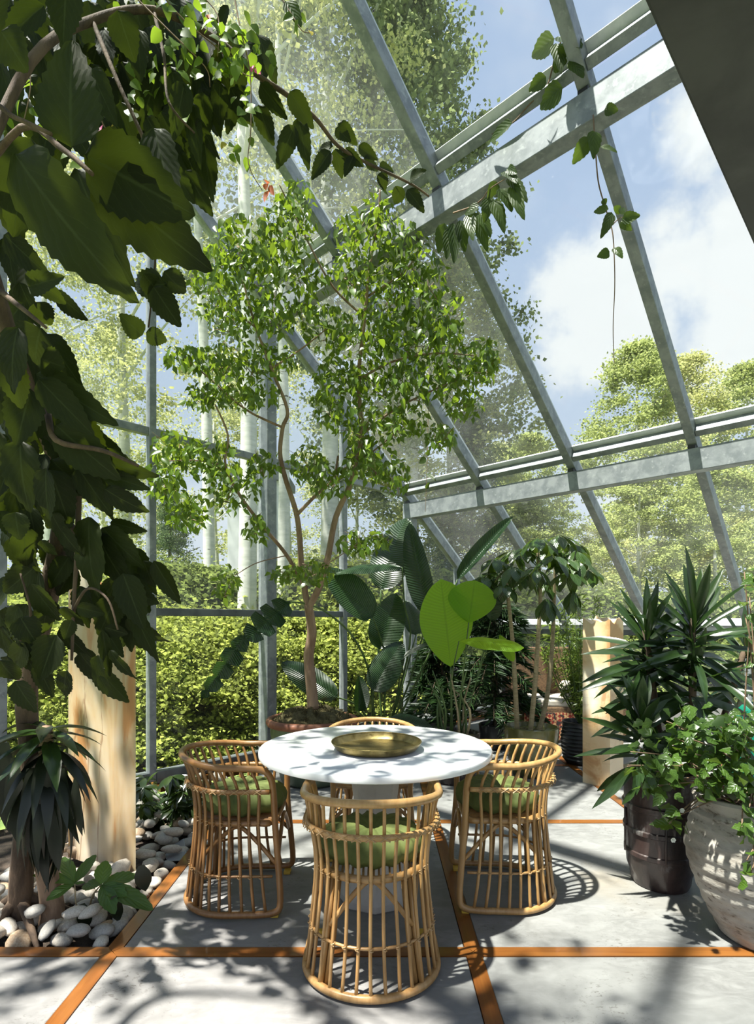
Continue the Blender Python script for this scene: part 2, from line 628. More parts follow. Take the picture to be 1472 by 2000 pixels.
M['white_paint'] = mottled('white paint', (0.70, 0.71, 0.72), (0.78, 0.79, 0.80), 4, 0.5)
M['pink'] = leaf_mat('pink bract', (0.60, 0.10, 0.30), (0.8, 0.2, 0.45), 0.4, 0.6)
M['orange'] = leaf_mat('russet bract', (0.55, 0.14, 0.05), (0.8, 0.25, 0.10), 0.4, 0.6)
M['white_petal'] = leaf_mat('white petal', (0.85, 0.85, 0.80), (0.9, 0.9, 0.85), 0.3, 0.6)
M['yellow_leaf'] = leaf_mat('yellowing leaf', (0.45, 0.40, 0.06), (0.7, 0.6, 0.1), 0.5, 0.6)

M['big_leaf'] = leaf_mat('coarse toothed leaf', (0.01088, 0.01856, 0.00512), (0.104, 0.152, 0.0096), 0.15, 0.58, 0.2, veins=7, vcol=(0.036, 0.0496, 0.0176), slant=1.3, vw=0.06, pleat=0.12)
M['big_cloud'] = leaf_mat('coarse leaf in the crown', (0.014, 0.0252, 0.007), (0.112, 0.182, 0.014), 0.30, 0.42, 0.4, island=True)
M['fig_leaf'] = leaf_mat('small fig leaf', (0.0684, 0.1368, 0.01584), (0.3024, 0.432, 0.0288), 0.40, 0.30, 0.5, var=0.45)
M['fig_cloud'] = leaf_mat('small fig leaf in mass', (0.0684, 0.1368, 0.01584), (0.3024, 0.432, 0.0288), 0.40, 0.30, 0.5, island=True, var=0.45)
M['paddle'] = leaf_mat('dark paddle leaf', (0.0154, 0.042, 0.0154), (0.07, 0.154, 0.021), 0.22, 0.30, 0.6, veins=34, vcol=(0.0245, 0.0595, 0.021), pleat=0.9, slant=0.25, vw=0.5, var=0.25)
M['lime_paddle'] = leaf_mat('lime paddle leaf', (0.13, 0.286, 0.0156), (0.546, 0.858, 0.039), 0.58, 0.38, 0.4, veins=30, vcol=(0.169, 0.351, 0.026), pleat=0.5, slant=0.35, vw=0.5, var=0.15)
M['umbrella_leaf'] = leaf_mat('umbrella leaflet', (0.03, 0.0675, 0.0135), (0.15, 0.24, 0.0225), 0.25, 0.25, 0.6, veins=8, vcol=(0.0525, 0.105, 0.0225), slant=1.0, vw=0.08)
M['strap'] = leaf_mat('dark strap leaf', (0.0182, 0.042, 0.0126), (0.07, 0.14, 0.021), 0.18, 0.26, 0.6, veins=1, vcol=(0.0315, 0.063, 0.021), var=0.35)
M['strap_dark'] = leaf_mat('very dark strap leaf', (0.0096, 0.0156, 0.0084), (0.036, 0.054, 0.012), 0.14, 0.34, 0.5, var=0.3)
M['ivy'] = leaf_mat('bright ivy leaf', (0.0465, 0.1054, 0.0155), (0.1612, 0.2604, 0.0248), 0.35, 0.36, 0.5, veins=4, vcol=(0.0682, 0.1364, 0.0248), slant=1.4, vw=0.08, var=0.4)
M['ivy_cloud'] = leaf_mat('bright ivy leaf in mass', (0.0403, 0.093, 0.0155), (0.1612, 0.2604, 0.0248), 0.35, 0.36, 0.5, island=True, var=0.45)
M['vine_leaf'] = leaf_mat('vine leaf', (0.03, 0.06, 0.0132), (0.156, 0.24, 0.024), 0.40, 0.40, 0.4, veins=6, vcol=(0.048, 0.084, 0.018), slant=1.2, vw=0.08, var=0.4)
M['bright_leaf'] = leaf_mat('bright small leaf', (0.07, 0.14, 0.014), (0.28, 0.42, 0.028), 0.5, 0.4, 0.4, var=0.4)
M['conifer'] = leaf_mat('soft conifer spray', (0.0144, 0.04, 0.0112), (0.048, 0.112, 0.016), 0.15, 0.5, 0.3, island=True, var=0.45)
M['seed_leaf'] = leaf_mat('fresh seedling leaf', (0.06, 0.14, 0.03), (0.25, 0.42, 0.05), 0.3, 0.4, 0.4, veins=6, vcol=(0.10, 0.19, 0.05), slant=1.2, vw=0.08)
M['shrub'] = leaf_mat('glossy shrub leaf', (0.0224, 0.048, 0.0112), (0.112, 0.192, 0.016), 0.25, 0.22, 0.7, var=0.5)
M['podo'] = leaf_mat('narrow pale leaf', (0.117, 0.189, 0.036), (0.315, 0.432, 0.054), 0.35, 0.4, 0.4, island=True, var=0.4)
M['aspen_leaf'] = far_leaf('aspen foliage', (0.36, 0.43, 0.20), 0.35)
M['aspen_pale'] = far_leaf('pale aspen foliage', (0.47, 0.51, 0.28), 0.35)
M['aspen_shaded'] = far_leaf('shaded grey green aspen foliage', (0.20, 0.26, 0.15), 0.4)  # darker copy of the aspen leaf, shade put into its colour
M['spruce_leaf'] = far_leaf('spruce foliage', (0.1183, 0.182, 0.1001))
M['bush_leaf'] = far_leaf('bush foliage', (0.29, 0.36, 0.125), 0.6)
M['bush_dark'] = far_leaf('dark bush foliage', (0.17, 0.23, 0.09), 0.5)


def aspen_bark():
    m, N = new_mat('aspen bark')
    co = N.coord('Object')
    a = N.noise(N.mapping(co, (3, 3, 14)), 1.0, 4, 0.6)
    b = N.noise(N.mapping(co, (2, 2, 5)), 1.1, 2, 0.5)
    c = N.mix(N.ramp(a, 0.3, 0.7), (0.52, 0.53, 0.48), (0.68, 0.68, 0.63))
    k = N.math('MULTIPLY', N.ramp(a, 0.62, 0.68), N.ramp(b, 0.45, 0.6))
    c = N.mix(k, c, (0.05, 0.045, 0.04))
    finish(N, bsdf(N, c, 0.8, 0, 0.3, a, 0.3, 0.01))
    return m


M['aspen_bark'] = aspen_bark()


def kilim_mat():
    m, N = new_mat('red kilim')
    co = N.coord('Object')
    ck = N.n('ShaderNodeTexChecker')
    ck.inputs['Scale'].default_value = 30
    ck.inputs['Color1'].default_value = (0.25, 0.03, 0.02, 1)
    ck.inputs['Color2'].default_value = (0.50, 0.30, 0.14, 1)
    N.l(N.mapping(co, (1, 1, 1), rot=(0.6, 0.6, 0.8)), ck.inputs['Vector'])
    c = N.mix(N.ramp(N.noise(co, 14, 2), 0.5, 0.6), ck.outputs[0], (0.03, 0.02, 0.02))
    finish(N, bsdf(N, c, 0.95))
    return m


M['kilim'] = kilim_mat()

# ------------------------------------------------------------------ leaf meshes (unit length along +Y, unit width along X)


def leaf_mesh(name, mat, shape, nl=8, nw=4, fold=0.1, droop=0.15, wave=0.0, serr=0.0, nser=1, cup=0.0, asp=0.5):
    """asp is the usual width to length ratio: folds across the blade scale with the width"""
    fold, wave, cup = fold * asp, wave * asp, cup * asp
    v, f, uv = [], [], []
    for i in range(nl + 1):
        t = i / nl
        hw = max(shape(t), 0.004)
        if serr and 0 < i < nl:
            hw *= 1 + (serr if i % 2 else -serr)
        for j in range(nw + 1):
            u = j / nw * 2 - 1
            z = fold * abs(u) * hw - droop * t * t + wave * math.sin(t * 11 + u * 1.3) * abs(u) * 0.5 - cup * u * u * hw
            back = 0.0
            if serr and i % 2 and 0 < i < nl and abs(u) > 0.99:
                back = 0.35 / nl
            v.append((u * hw, t + back, z))
            uv.append((j / nw, t))
    for i in range(nl):
        for j in range(nw):
            a = i * (nw + 1) + j
            f.append((a, a + 1, a + nw + 2, a + nw + 1))
    me = bpy.data.meshes.new(name)
    me.from_pydata(v, [], f)
    ul = me.uv_layers.new(name='UVMap')
    idx = np.empty(len(me.loops), dtype=np.int32)
    me.loops.foreach_get('vertex_index', idx)
    ul.data.foreach_set('uv', np.array(uv, dtype=np.float32)[idx].ravel())
    me.polygons.foreach_set('use_smooth', [True] * len(me.polygons))
    me.materials.append(mat)
    me.update()
    return me


def ovate(t):      # broad near the base, pointed tip
    return 0.5 * min(1.0, (math.sin(math.pi * t ** 0.62) ** 0.75) if 0 < t < 1 else 0)


def elliptic(t):
    return 0.5 * (math.sin(math.pi * t) ** 0.8 if 0 < t < 1 else 0)


def paddle(t):
    return 0.5 * ((math.sin(math.pi * t ** 0.8)) ** 0.55 if 0 < t < 1 else 0)


def lime_shape(t):
    return 0.5 * ((math.sin(math.pi * t ** 1.2)) ** 0.62 if 0 < t < 1 else 0)


def obovate(t):
    return 0.5 * (math.sin(math.pi * t ** 1.35) ** 0.9 if 0 < t < 1 else 0)


def strap_shape(t):
    return 0.5 * (min(1, 0.35 + 2.2 * t) * min(1.0, (1 - t) * 2.6) ** 0.8 if t < 1 else 0)


def ivy_shape(t):
    k = (0, .34, .5, .40, .30, .36, .22, .10, 0)
    x = t * 8
    i = min(7, int(x))
    return k[i] + (k[i + 1] - k[i]) * (x - i)


LEAF = {
    'big': [leaf_mesh('toothed_leaf_shape', M['big_leaf'], ovate, 18, 6, f, d, w, 0.055, asp=0.55) for f, d, w in ((0.16, 0.14, 0.05), (0.05, 0.28, 0.10), (0.28, 0.05, 0.03))],
    'fig': [leaf_mesh('fig_leaf_shape', M['fig_leaf'], ovate, 5, 2, f, d, asp=0.55) for f, d in ((0.35, 0.15), (0.1, 0.3), (0.5, 0.05))],
    'paddle': [leaf_mesh('paddle_leaf_shape', M['paddle'], paddle, 22, 8, f, d, w, 0, cup=c, asp=0.5) for f, d, w, c in ((0.3, 0.12, 0.03, 0.1), (0.12, 0.3, 0.05, 0.3), (0.75, 0.05, 0.02, 0.0))],
    'spear': [leaf_mesh('rolled_leaf_shape', M['paddle'], paddle, 16, 6, 1.4, 0.04, 0.0, asp=0.11)],
    'torn': [leaf_mesh('torn_leaf_shape', M['paddle'], lambda t: paddle(t) * (1 if int(t * 23) % 5 else 0.35), 24, 6, 0.35, 0.1, 0.12, asp=0.45)],
    'lime': [leaf_mesh('lime_leaf_shape', M['lime_paddle'], lime_shape, 20, 8, f, d, w, 0, cup=c, asp=0.6) for f, d, w, c in ((0.15, 0.03, 0.02, 0.0), (0.05, 0.15, 0.04, 0.15))],
    'umbrella': [leaf_mesh('umbrella_leaf_shape', M['umbrella_leaf'], obovate, 8, 4, f, d, 0.03, asp=0.42) for f, d in ((0.2, 0.2), (0.05, 0.45))],
    'strap': [leaf_mesh('strap_leaf_shape', M['strap'], strap_shape, 8, 2, f, d, asp=0.14) for f, d in ((0.5, 0.06), (0.4, 0.22), (0.6, 0.45))],
    'strapdark': [leaf_mesh('dark_strap_shape', M['strap_dark'], strap_shape, 9, 2, f, d, asp=0.16) for f, d in ((0.4, 0.2), (0.3, 0.5), (0.5, 0.8))],
    'ivy': [leaf_mesh('ivy_leaf_shape', M['ivy'], ivy_shape, 8, 4, f, d, asp=0.85) for f, d in ((0.15, 0.12), (0.3, 0.25))],
    'vine': [leaf_mesh('vine_leaf_shape', M['vine_leaf'], ovate, 12, 4, f, d, 0.05, 0.04, asp=0.5) for f, d in ((0.2, 0.15), (0.1, 0.3), (0.35, 0.05))],
    'bright': [leaf_mesh('small_bright_shape', M['bright_leaf'], ovate, 5, 2, f, d, asp=0.75) for f, d in ((0.3, 0.15), (0.1, 0.3))],
    'shrub': [leaf_mesh('glossy_leaf_shape', M['shrub'], elliptic, 6, 2, f, d, asp=0.36) for f, d in ((0.3, 0.15), (0.2, 0.35))],
    'seed': [leaf_mesh('seedling_leaf_shape', M['seed_leaf'], elliptic, 12, 4, 0.2, 0.12, 0.05, 0.04, asp=0.4)],
    'pink': [leaf_mesh('pink_bract_shape', M['pink'], ovate, 4, 2, 0.2, 0.1, asp=0.75)],
    'orange': [leaf_mesh('russet_bract_shape', M['orange'], ovate, 4, 2, 0.2, 0.1, asp=0.75)],
    'petal': [leaf_mesh('petal_shape', M['white_petal'], obovate, 4, 2, 0.2, -0.1, asp=0.9)],
    'yellow': [leaf_mesh('yellow_leaf_shape', M['yellow_leaf'], ovate, 5, 2, 0.2, 0.2, asp=0.75)],
}


def put_leaf(root, kind, base, tip, width, nrm=(0, -1, 0.4), name='leaf', roll=0.0, which=None):
    base, tip = Vector(base), Vector(tip)
    y = tip - base
    ln = y.length
    y.normalize()
    z = Vector(nrm)
    z = z - y * z.dot(y)
    if z.length < 1e-4:
        z = y.orthogonal()
    z.normalize()
    if roll:
        z = (Matrix.Rotation(roll, 3, y) @ z)
    x = y.cross(z)
    m = Matrix.Identity(4)
    for r in range(3):
        m[r][0] = x[r] * width
        m[r][1] = y[r] * ln
        m[r][2] = z[r] * ln
        m[r][3] = base[r]
    ms = LEAF[kind]
    return link(name, ms[which if which is not None else rnd.randrange(len(ms))], root, m)


def rvec(s=1.0):
    return Vector((rnd.gauss(0, s), rnd.gauss(0, s), rnd.gauss(0, s)))


def leaf_cloud(name, mat, centres, dirs, size, width=0.5, parent=None, fold=0.18, npts=6):
    """many small leaves in one mesh: centres (n,3), dirs (n,3) hang direction, size (n,)"""
    c = np.asarray(centres, dtype=np.float64)
    n = len(c)
    d = np.asarray(dirs, dtype=np.float64)
    d /= np.linalg.norm(d, axis=1)[:, None] + 1e-9
    q = nr.normal(size=(n, 3)) + np.array([0, -0.5, 0.8])
    q -= d * (q * d).sum(1)[:, None]
    q /= np.linalg.norm(q, axis=1)[:, None] + 1e-9
    s = np.cross(d, q)
    sz = np.asarray(size)[:, None]
    if npts == 6:
        T = np.array([(0, 0, 0), (-.5, .38, fold), (0, .4, 0), (.5, .38, fold), (0, 1, -.12)])
        F = np.array([(0, 2, 1), (0, 3, 2), (1, 2, 4), (2, 3, 4)])
    else:
        T = np.array([(0, 0, 0), (-.5, .42, fold), (.5, .42, fold), (0, 1, -.05)])
        F = np.array([(0, 2, 1), (1, 2, 3)])
    k = len(T)
    V = np.empty((n, k, 3))
    for i, (tx, ty, tz) in enumerate(T):
        V[:, i, :] = c + (s * tx * width + d * ty + q * tz * width) * sz
    faces = (F[None, :, :] + (np.arange(n) * k)[:, None, None]).reshape(-1, 3)
    me = bpy.data.meshes.new(name)
    me.vertices.add(n * k)
    me.vertices.foreach_set('co', V.reshape(-1).astype(np.float32))
    nf = len(faces)
    me.loops.add(nf * 3)
    me.loops.foreach_set('vertex_index', faces.reshape(-1).astype(np.int32))
    me.polygons.add(nf)
    me.polygons.foreach_set('loop_start', np.arange(0, nf * 3, 3, dtype=np.int32))
    me.update(calc_edges=True)
    me.validate()
    me.materials.append(mat)
    if parent == 'mesh':
        return me
    return link(name, me, parent)


# ------------------------------------------------------------------ building frame geometry
Ld = Vector((0.695, 0.719, 0)).normalized()       # along the gable wall, away from the viewer
Rd = Vector((0.719, -0.695, 0)).normalized()      # along the eaves, to the right
Z = Vector((0, 0, 1))
CN = Vector((0.388, 6.989, 0))                     # inner corner post
PITCH = 0.739
MOD = 1.075
ROOF0 = 2.99
RIDGE = -6.45
EAVE = 2.126


def roof(l):
    return ROOF0 - PITCH * l


def G(l, t, z):
    return CN + Ld * l + Rd * t + Z * z


def roof_at(p):
    q = Vector((p[0], p[1], 0)) - CN
    return roof(q.dot(Ld))


def inside(p, m=0.05):
    q = Vector((p[0], p[1], 0)) - CN
    return q.dot(Rd) > m and p[2] < roof(q.dot(Ld)) - 0.16


# ------------------------------------------------------------------ floor: concrete slabs between timber strips
floor = tag(empty('floor'), 'concrete slab floor divided by orange timber strips', 'floor', kind='structure')
XS = [-4.14, -2.62, -1.105, 0.402, 1.86, 3.34, 4.86, 6.4]
YS = [-0.76, 0.80, 2.353, 3.887, 5.41, 6.94, 8.5, 10.0]
SW = 0.034
for i in range(len(XS) - 1):
    for j in range(len(YS) - 1):
        x0, x1, y0, y1 = XS[i] + SW, XS[i + 1] - SW, YS[j] + SW, YS[j + 1] - SW
        if x1 < -1.1 and y0 > 2.3:
            continue      # pebble bed
        q = G(0, 0, 0)
        cx, cy = (x0 + x1) / 2, (y0 + y1) / 2
        l = (Vector((cx, cy, 0)) - CN).dot(Ld)
        t = (Vector((cx, cy, 0)) - CN).dot(Rd)
        if l > EAVE + 0.6 or t < -0.5:
            continue
        b = MB()
        b.box((cx, cy, -0.05), ((x1 - x0) / 2, 0, 0), (0, (y1 - y0) / 2, 0), (0, 0, 0.05))
        b.build('concrete_slab', M['concrete'], floor, bevel=0.004)
# strips: four mitred pieces meet at a crossing, so each bay has its own length
for i, x in enumerate(XS[1:-1]):
    for j in range(len(YS) - 1):
        y0, y1 = YS[j], YS[j + 1]
        l = (Vector((x, (y0 + y1) / 2, 0)) - CN).dot(Ld)
        t = (Vector((x, (y0 + y1) / 2, 0)) - CN).dot(Rd)
        if l > EAVE or t < 0.1 or (x < -2 and y0 > 2):
            continue
        b = MB()
        w = SW - 0.002
        b.prism([(x, y0 + 0.002), (x + w, y0 + w), (x + w, y1 - w), (x, y1 - 0.002), (x - w, y1 - w), (x - w, y0 + w)], -0.05, 0.002)
        b.build('timber_strip', M['strip'], floor)
for j, y in enumerate(YS[1:-1]):
    for i in range(len(XS) - 1):
        x0, x1 = XS[i], XS[i + 1]
        l = (Vector(((x0 + x1) / 2, y, 0)) - CN).dot(Ld)
        t = (Vector(((x0 + x1) / 2, y, 0)) - CN).dot(Rd)
        if l > EAVE or t < 0.1 or (x1 < -1.0 and y > 2.5):
            continue
        b = MB()
        w = SW - 0.002
        b.prism([(x0 + 0.002, y), (x0 + w, y - w), (x1 - w, y - w), (x1 - 0.002, y), (x1 - w, y + w), (x0 + w, y + w)], -0.05, 0.002)
        b.build('timber_strip', M['strip_x'], floor)

# ------------------------------------------------------------------ pebble bed
bed = tag(empty('pebble_bed', (-2.0, 3.4, 0)), 'bed of smooth cream river pebbles along the glass wall', 'pebble bed', kind='structure')
b = MB()
b.prism([(-5.0, 2.39), (-1.14, 2.39), (-1.14, 5.30), (-1.30, 5.14), (-3.6, 2.85), (-5.0, 2.80)], -0.20, -0.05)
b.build('bed_soil', M['soil'], bed)


def pebble_mesh(k, mat):
    r2 = random.Random(k)
    b = MB()
    n, m = 9, 6
    ex = 2.0
    for i in range(m + 1):
        th = math.pi * i / m
        for j in range(n):
            a = 2 * math.pi * j / n
            w = 1 + 0.10 * math.sin(a * 2 + k) + 0.08 * math.sin(th * 3 + a + k)
            b.v.append(Vector((math.sin(th) * math.cos(a) * w, math.sin(th) * math.sin(a) * w * 0.75, math.cos(th) * 0.55)))
    for i in range(m):
        for j in range(n):
            j2 = (j + 1) % n
            b.f.append((i * n + j, (i + 1) * n + j, (i + 1) * n + j2, i * n + j2))
    return b.mesh('pebble_shape', mat, True)


PEB = [pebble_mesh(k, M[m]) for k, m in enumerate(('pebble', 'pebble', 'pebble_grey', 'pebble', 'pebble_tan', 'pebble_grey', 'pebble'))]
placed = []
tries = 0
while len(placed) < 298 and tries < 9000:
    tries += 1
    y = rnd.uniform(2.44, 4.9)
    x = rnd.uniform(-1.95 if y < 3.3 else -1.85, -1.18)
    if rnd.random() < 0.3:
        x, y = rnd.uniform(-1.9, -1.18), rnd.uniform(2.44, 2.9)
    l = (Vector((x, y, 0)) - CN)
    if l.dot(Rd) < 0.14:
        continue
    if -1.76 < x < -1.33 and 3.10 < y < 3.44:
        continue
    r = rnd.uniform(0.042, 0.074)
    if any((x - a) ** 2 + (y - c) ** 2 < (0.62 * (r + rr)) ** 2 for a, c, rr, _ in placed):
        continue
    near = sum(1 for a, c, rr, _ in placed if (x - a) ** 2 + (y - c) ** 2 < 0.1 ** 2)
    placed.append((x, y, r, near))
    z = -0.022 + near * 0.024 + rnd.uniform(-0.008, 0.012)
    if x > -1.21:
        z = min(z, -0.012)
    mm = Matrix.Translation((x, y, z)) @ Matrix.Rotation(rnd.uniform(0, 6.28), 4, 'Z') @ Matrix.Rotation(rnd.gauss(0, 0.25), 4, 'X') @ Matrix.Rotation(rnd.gauss(0, 0.25), 4, 'Y') @ Matrix.Diagonal((r * rnd.uniform(0.9, 1.25), r, r * rnd.uniform(0.8, 1.1), 1))
    if x < -1.20 or True:
        link('pebble', rnd.choice(PEB), bed, mm)

# slate plate standing among the pebbles
b = MB()
pl = [at(321, 1672, 3.35), at(331, 1655, 3.45), at(357, 1640, 3.52), at(362, 1668, 3.36), at(352, 1681, 3.28), at(327, 1682, 3.28)]
nv = len(pl)
for dy in (0, 0.022):
    for p in pl:
        b.v.append(p + Vector((0, dy, 0)))
b.f.append(tuple(range(nv)))
b.f.append(tuple(range(2 * nv - 1, nv - 1, -1)))
for i in range(nv):
    j = (i + 1) % nv
    b.f.append((j, i, nv + i, nv + j))
tag(b.build('stone_shard', M['slate']), 'flat grey slate shard leaning on the white pebbles', 'stone')

# ------------------------------------------------------------------ glazed gable wall (left)
wall = tag(empty('wall_left', G(-3.2, 0, 0)), 'glazed gable wall of galvanised steel frames on the left', 'wall', kind='structure')
GM = [-6.45, -5.37, -4.30, -3.244, -2.116, -1.093, 0.0, 1.016, EAVE]     # mullion stations along the wall
TR = [1.46, 2.945]
BASE = 0.10


def vbar(l, w, d, z0, z1, name, mat, parent, t=0.0):
    b = MB()
    b.box(G(l, t, (z0 + z1) / 2), Ld * w / 2, Rd * d / 2, Z * (z1 - z0) / 2)
    return b.build(name, mat, parent, bevel=0.006)


for k, l in enumerate(GM):
    z1 = roof(l) - 0.10
    if l == -2.116:
        vbar(l, 0.11, 0.15, 0.0, z1, 'steel_post', M['steel'], wall, 0.035)
    elif l == 0.0:
        vbar(l, 0.10, 0.14, 0.0, z1 - 0.05, 'steel_post', M['steel'], wall, 0.03)
    else:
        vbar(l, 0.06, 0.075, 0.06, z1, 'mullion', M['steel'], wall)
for zt in TR:
    for k in range(len(GM) - 1):
        l0, l1 = GM[k] + 0.03, GM[k + 1] - 0.03
        if zt > 2 and l0 > 0:
            continue
        b = MB()
        b.box(G((l0 + l1) / 2, 0, zt), Ld * (l1 - l0) / 2, Rd * 0.03, Z * 0.032)
        b.build('transom', M['steel_dark'] if zt < 2 else M['steel'], wall, bevel=0.005)
for k in range(len(GM) - 1):
    l0, l1 = GM[k] + 0.03, GM[k + 1] - 0.03
    b = MB()
    b.box(G((l0 + l1) / 2, 0, BASE - 0.01), Ld * (l1 - l0) / 2, Rd * 0.045, Z * 0.05)
    b.build('sill_rail', M['steel_dark'], wall, bevel=0.005)
    b = MB()
    b.box(G((l0 + l1) / 2, 0.02, 0.01), Ld * (l1 - l0) / 2, Rd * 0.09, Z * 0.025)
    b.build('timber_sill', M['strip'], wall)
    # panes
    levels = [BASE + 0.04] + TR + [None]
    for r in range(3):
        z0 = levels[r] + (0.0 if r == 0 else 0.032)
        if r == 2:
            za, zb = roof(l0) - 0.14, roof(l1) - 0.14
            if min(za, zb) < z0 + 0.03:
                continue
        else:
            za = zb = levels[r + 1] - 0.032
            if r == 1 and l0 > -0.2:
                za, zb = roof(l0) - 0.14, max(z0 + 0.02, roof(l1) - 0.14)
        pts = [G(l0, 0, z0), G(l1, 0, z0), G(l1, 0, zb), G(l0, 0, za)]
        gm = M['glass'] if r == 0 else (M['glass_mid'] if r == 1 else M['glass_hazy'])
        pane(wall, pts, Rd, gm)

# ------------------------------------------------------------------ sloped glass roof
ceil = tag(empty('ceiling', G(-2, 3, 4)), 'sloped glass roof on galvanised steel rafters and beams', 'roof', kind='structure')
NT_ = 8
slope_dir = (Ld - Z * PITCH).normalized()
slope_up = Rd.cross(slope_dir)
if slope_up.z < 0:
    slope_up = -slope_up
for k in range(NT_):
    t = k * MOD * 0.988
    p, q = G(RIDGE, t, roof(RIDGE) - 0.07), G(EAVE, t, roof(EAVE) - 0.07)
    b = MB()
    b.bar(p, q, 0.075, 0.115, slope_up)
    b.build('rafter', M['steel'], ceil, bevel=0.005)
    b = MB()
    b.bar(p + slope_up * 0.075, q + slope_up * 0.075, 0.05, 0.03, slope_up)
    b.build('glazing_cap', M['flash'], ceil)
BEAMS = [0.0, -2.116, -4.28, RIDGE]
for l in BEAMS:
    zt = roof(l) - 0.145
    b = MB()
    b.box(G(l, 4.03, zt - 0.105), Rd * 4.07, Ld * 0.06, Z * 0.095)
    b.build('main_beam', M['steel'], ceil, bevel=0.006)
    for k in range(NT_ - 1):
        t0, t1 = k * MOD * 0.988 + 0.038, (k + 1) * MOD * 0.988 - 0.038
        b = MB()
        c = G(l - 0.06, (t0 + t1) / 2, roof(l - 0.06) - 0.055)
        b.box(c, Rd * (t1 - t0) / 2, slope_dir * 0.03, slope_up * 0.05)
        b.build('purlin', M['steel'], ceil, bevel=0.004)
        b = MB()
        b.box(c + slope_dir * -0.05 + slope_up * 0.045, Rd * (t1 - t0) / 2, slope_dir * 0.035, slope_up * 0.008)
        b.build('flashing', M['flash'], ceil)
    for k in range(NT_):
        b = MB()
        b.box(G(l, k * MOD * 0.988, zt + 0.0), Rd * 0.03, Ld * 0.05, Z * 0.02)
        b.build('bracket', M['iron'], ceil)
# eave rail
for k in range(NT_ - 1):
    t0, t1 = k * MOD * 0.988 + 0.038, (k + 1) * MOD * 0.988 - 0.038
    b = MB()
    b.box(G(EAVE - 0.04, (t0 + t1) / 2, roof(EAVE) - 0.06), Rd * (t1 - t0) / 2, slope_dir * 0.03, slope_up * 0.05)
    b.build('purlin', M['steel'], ceil)
LV = [EAVE, 0.0, -2.116, -4.28, RIDGE]
for k in range(NT_ - 1):
    t0, t1 = k * MOD * 0.988 + 0.02, (k + 1) * MOD * 0.988 - 0.02
    for r in range(4):
        la, lb = LV[r], LV[r + 1] + 0.01
        pts = [G(la, t0, roof(la)), G(la, t1, roof(la)), G(lb, t1, roof(lb)), G(lb, t0, roof(lb))]
        gm = M['glass_hazy'] if (k == 0 and r >= 1) or (k == 1 and r >= 2) else (M['glass_mid'] if k <= 1 or r == 0 else M['glass'])
        pane(ceil, pts, slope_up, gm)

# dark steel soffit overhead at the right
SZ = 3.30
e0 = Vector((0.825, 1.74, 0))
b = MB()
lo, hi = -3.2, 1.9
c = e0 + Ld * ((lo + hi) / 2) + Rd * 0.75 + Z * (SZ + 0.11)
b.box(c, Ld * (hi - lo) / 2, Rd * 0.75, Z * 0.11)
tag(b.build('ceiling_bulkhead', M['soffit'], bevel=0.01), 'charcoal steel bulkhead slab overhead in the upper right corner', 'ceiling', kind='structure')

# low wall under the eaves
wr = tag(empty('wall_right', G(EAVE, 4, 0)), 'low glazed wall under the sloping eaves behind the plants', 'wall', kind='structure')
b = MB()
b.box(G(EAVE, 4, 0.22), Rd * 4.0, Ld * 0.06, Z * 0.22)
b.build('kerb_wall', M['concrete'], wr)
b = MB()
b.box(G(EAVE + 0.06, 4, roof(EAVE) - 0.11), Rd * 4.0, Ld * 0.12, Z * 0.035)
b.build('eave_sill', M['flash'], wr)
b = MB()
b.box(G(EAVE, 4, roof(EAVE) - 0.18), Rd * 4.0, Ld * 0.04, Z * 0.035)
b.build('eave_rail', M['steel_dark'], wr)
for k in range(NT_):
    b = MB()
    b.box(G(EAVE, k * MOD * 0.988, 0.80), Rd * 0.03, Ld * 0.035, Z * 0.38)
    b.build('mullion', M['steel'], wr)
    if k < NT_ - 1:
        t0, t1 = k * MOD * 0.988 + 0.03, (k + 1) * MOD * 0.988 - 0.03
        pane(wr, [G(EAVE, t0, 0.43), G(EAVE, t1, 0.43), G(EAVE, t1, 1.17), G(EAVE, t0, 1.17)], -Ld, M['glass_mid'])
# ------------------------------------------------------------------ outdoor ground
gr = MB()
n = 40
for i in range(n + 1):
    for j in range(n + 1):
        x = -45 + 90 * i / n
        y = -20 + 90 * j / n
        q = Vector((x, y, 0)) - CN
        dist = max(0, max(-q.dot(Rd), q.dot(Ld) - EAVE))
        z = -0.16 - 0.10 * min(dist, 3) + 0.02 * max(0, dist - 8) + 0.25 * math.sin(x * 0.3) * math.cos(y * 0.27) * min(1, dist / 5)
        gr.v.append(Vector((x, y, z)))
for i in range(n):
    for j in range(n):
        a = i * (n + 1) + j
        gr.f.append((a, a + n + 1, a + n + 2, a + 1))
tag(gr.build('ground', M['lawn'], smooth=True), 'grassy ground outside the glasshouse', 'ground', kind='structure')
b = MB()
b.box(G(EAVE + 1.8, 5.0, -0.05), Rd * 4.0, Ld * 1.5, Z * 0.06)
tag(b.build('path', M['paving']), 'pale paved terrace beyond the low eaves wall', 'terrace', kind='structure')


def on_floor(px, py, z=0.0):
    Y = (EYE - z) * FPX / (py - HY)
    return at(px, py, Y)


def on_l(px, py, l):
    """the point seen at a pixel on the vertical plane parallel to the eaves at distance l"""
    d = Vector(((px - CX) / FPX, 1.0, (HY - py) / FPX))
    e = Vector((0, 0, EYE))
    s = (l - (Vector((0, 0, 0)) - CN).dot(Ld)) / Vector((d.x, d.y, 0)).dot(Ld)
    return e + d * s


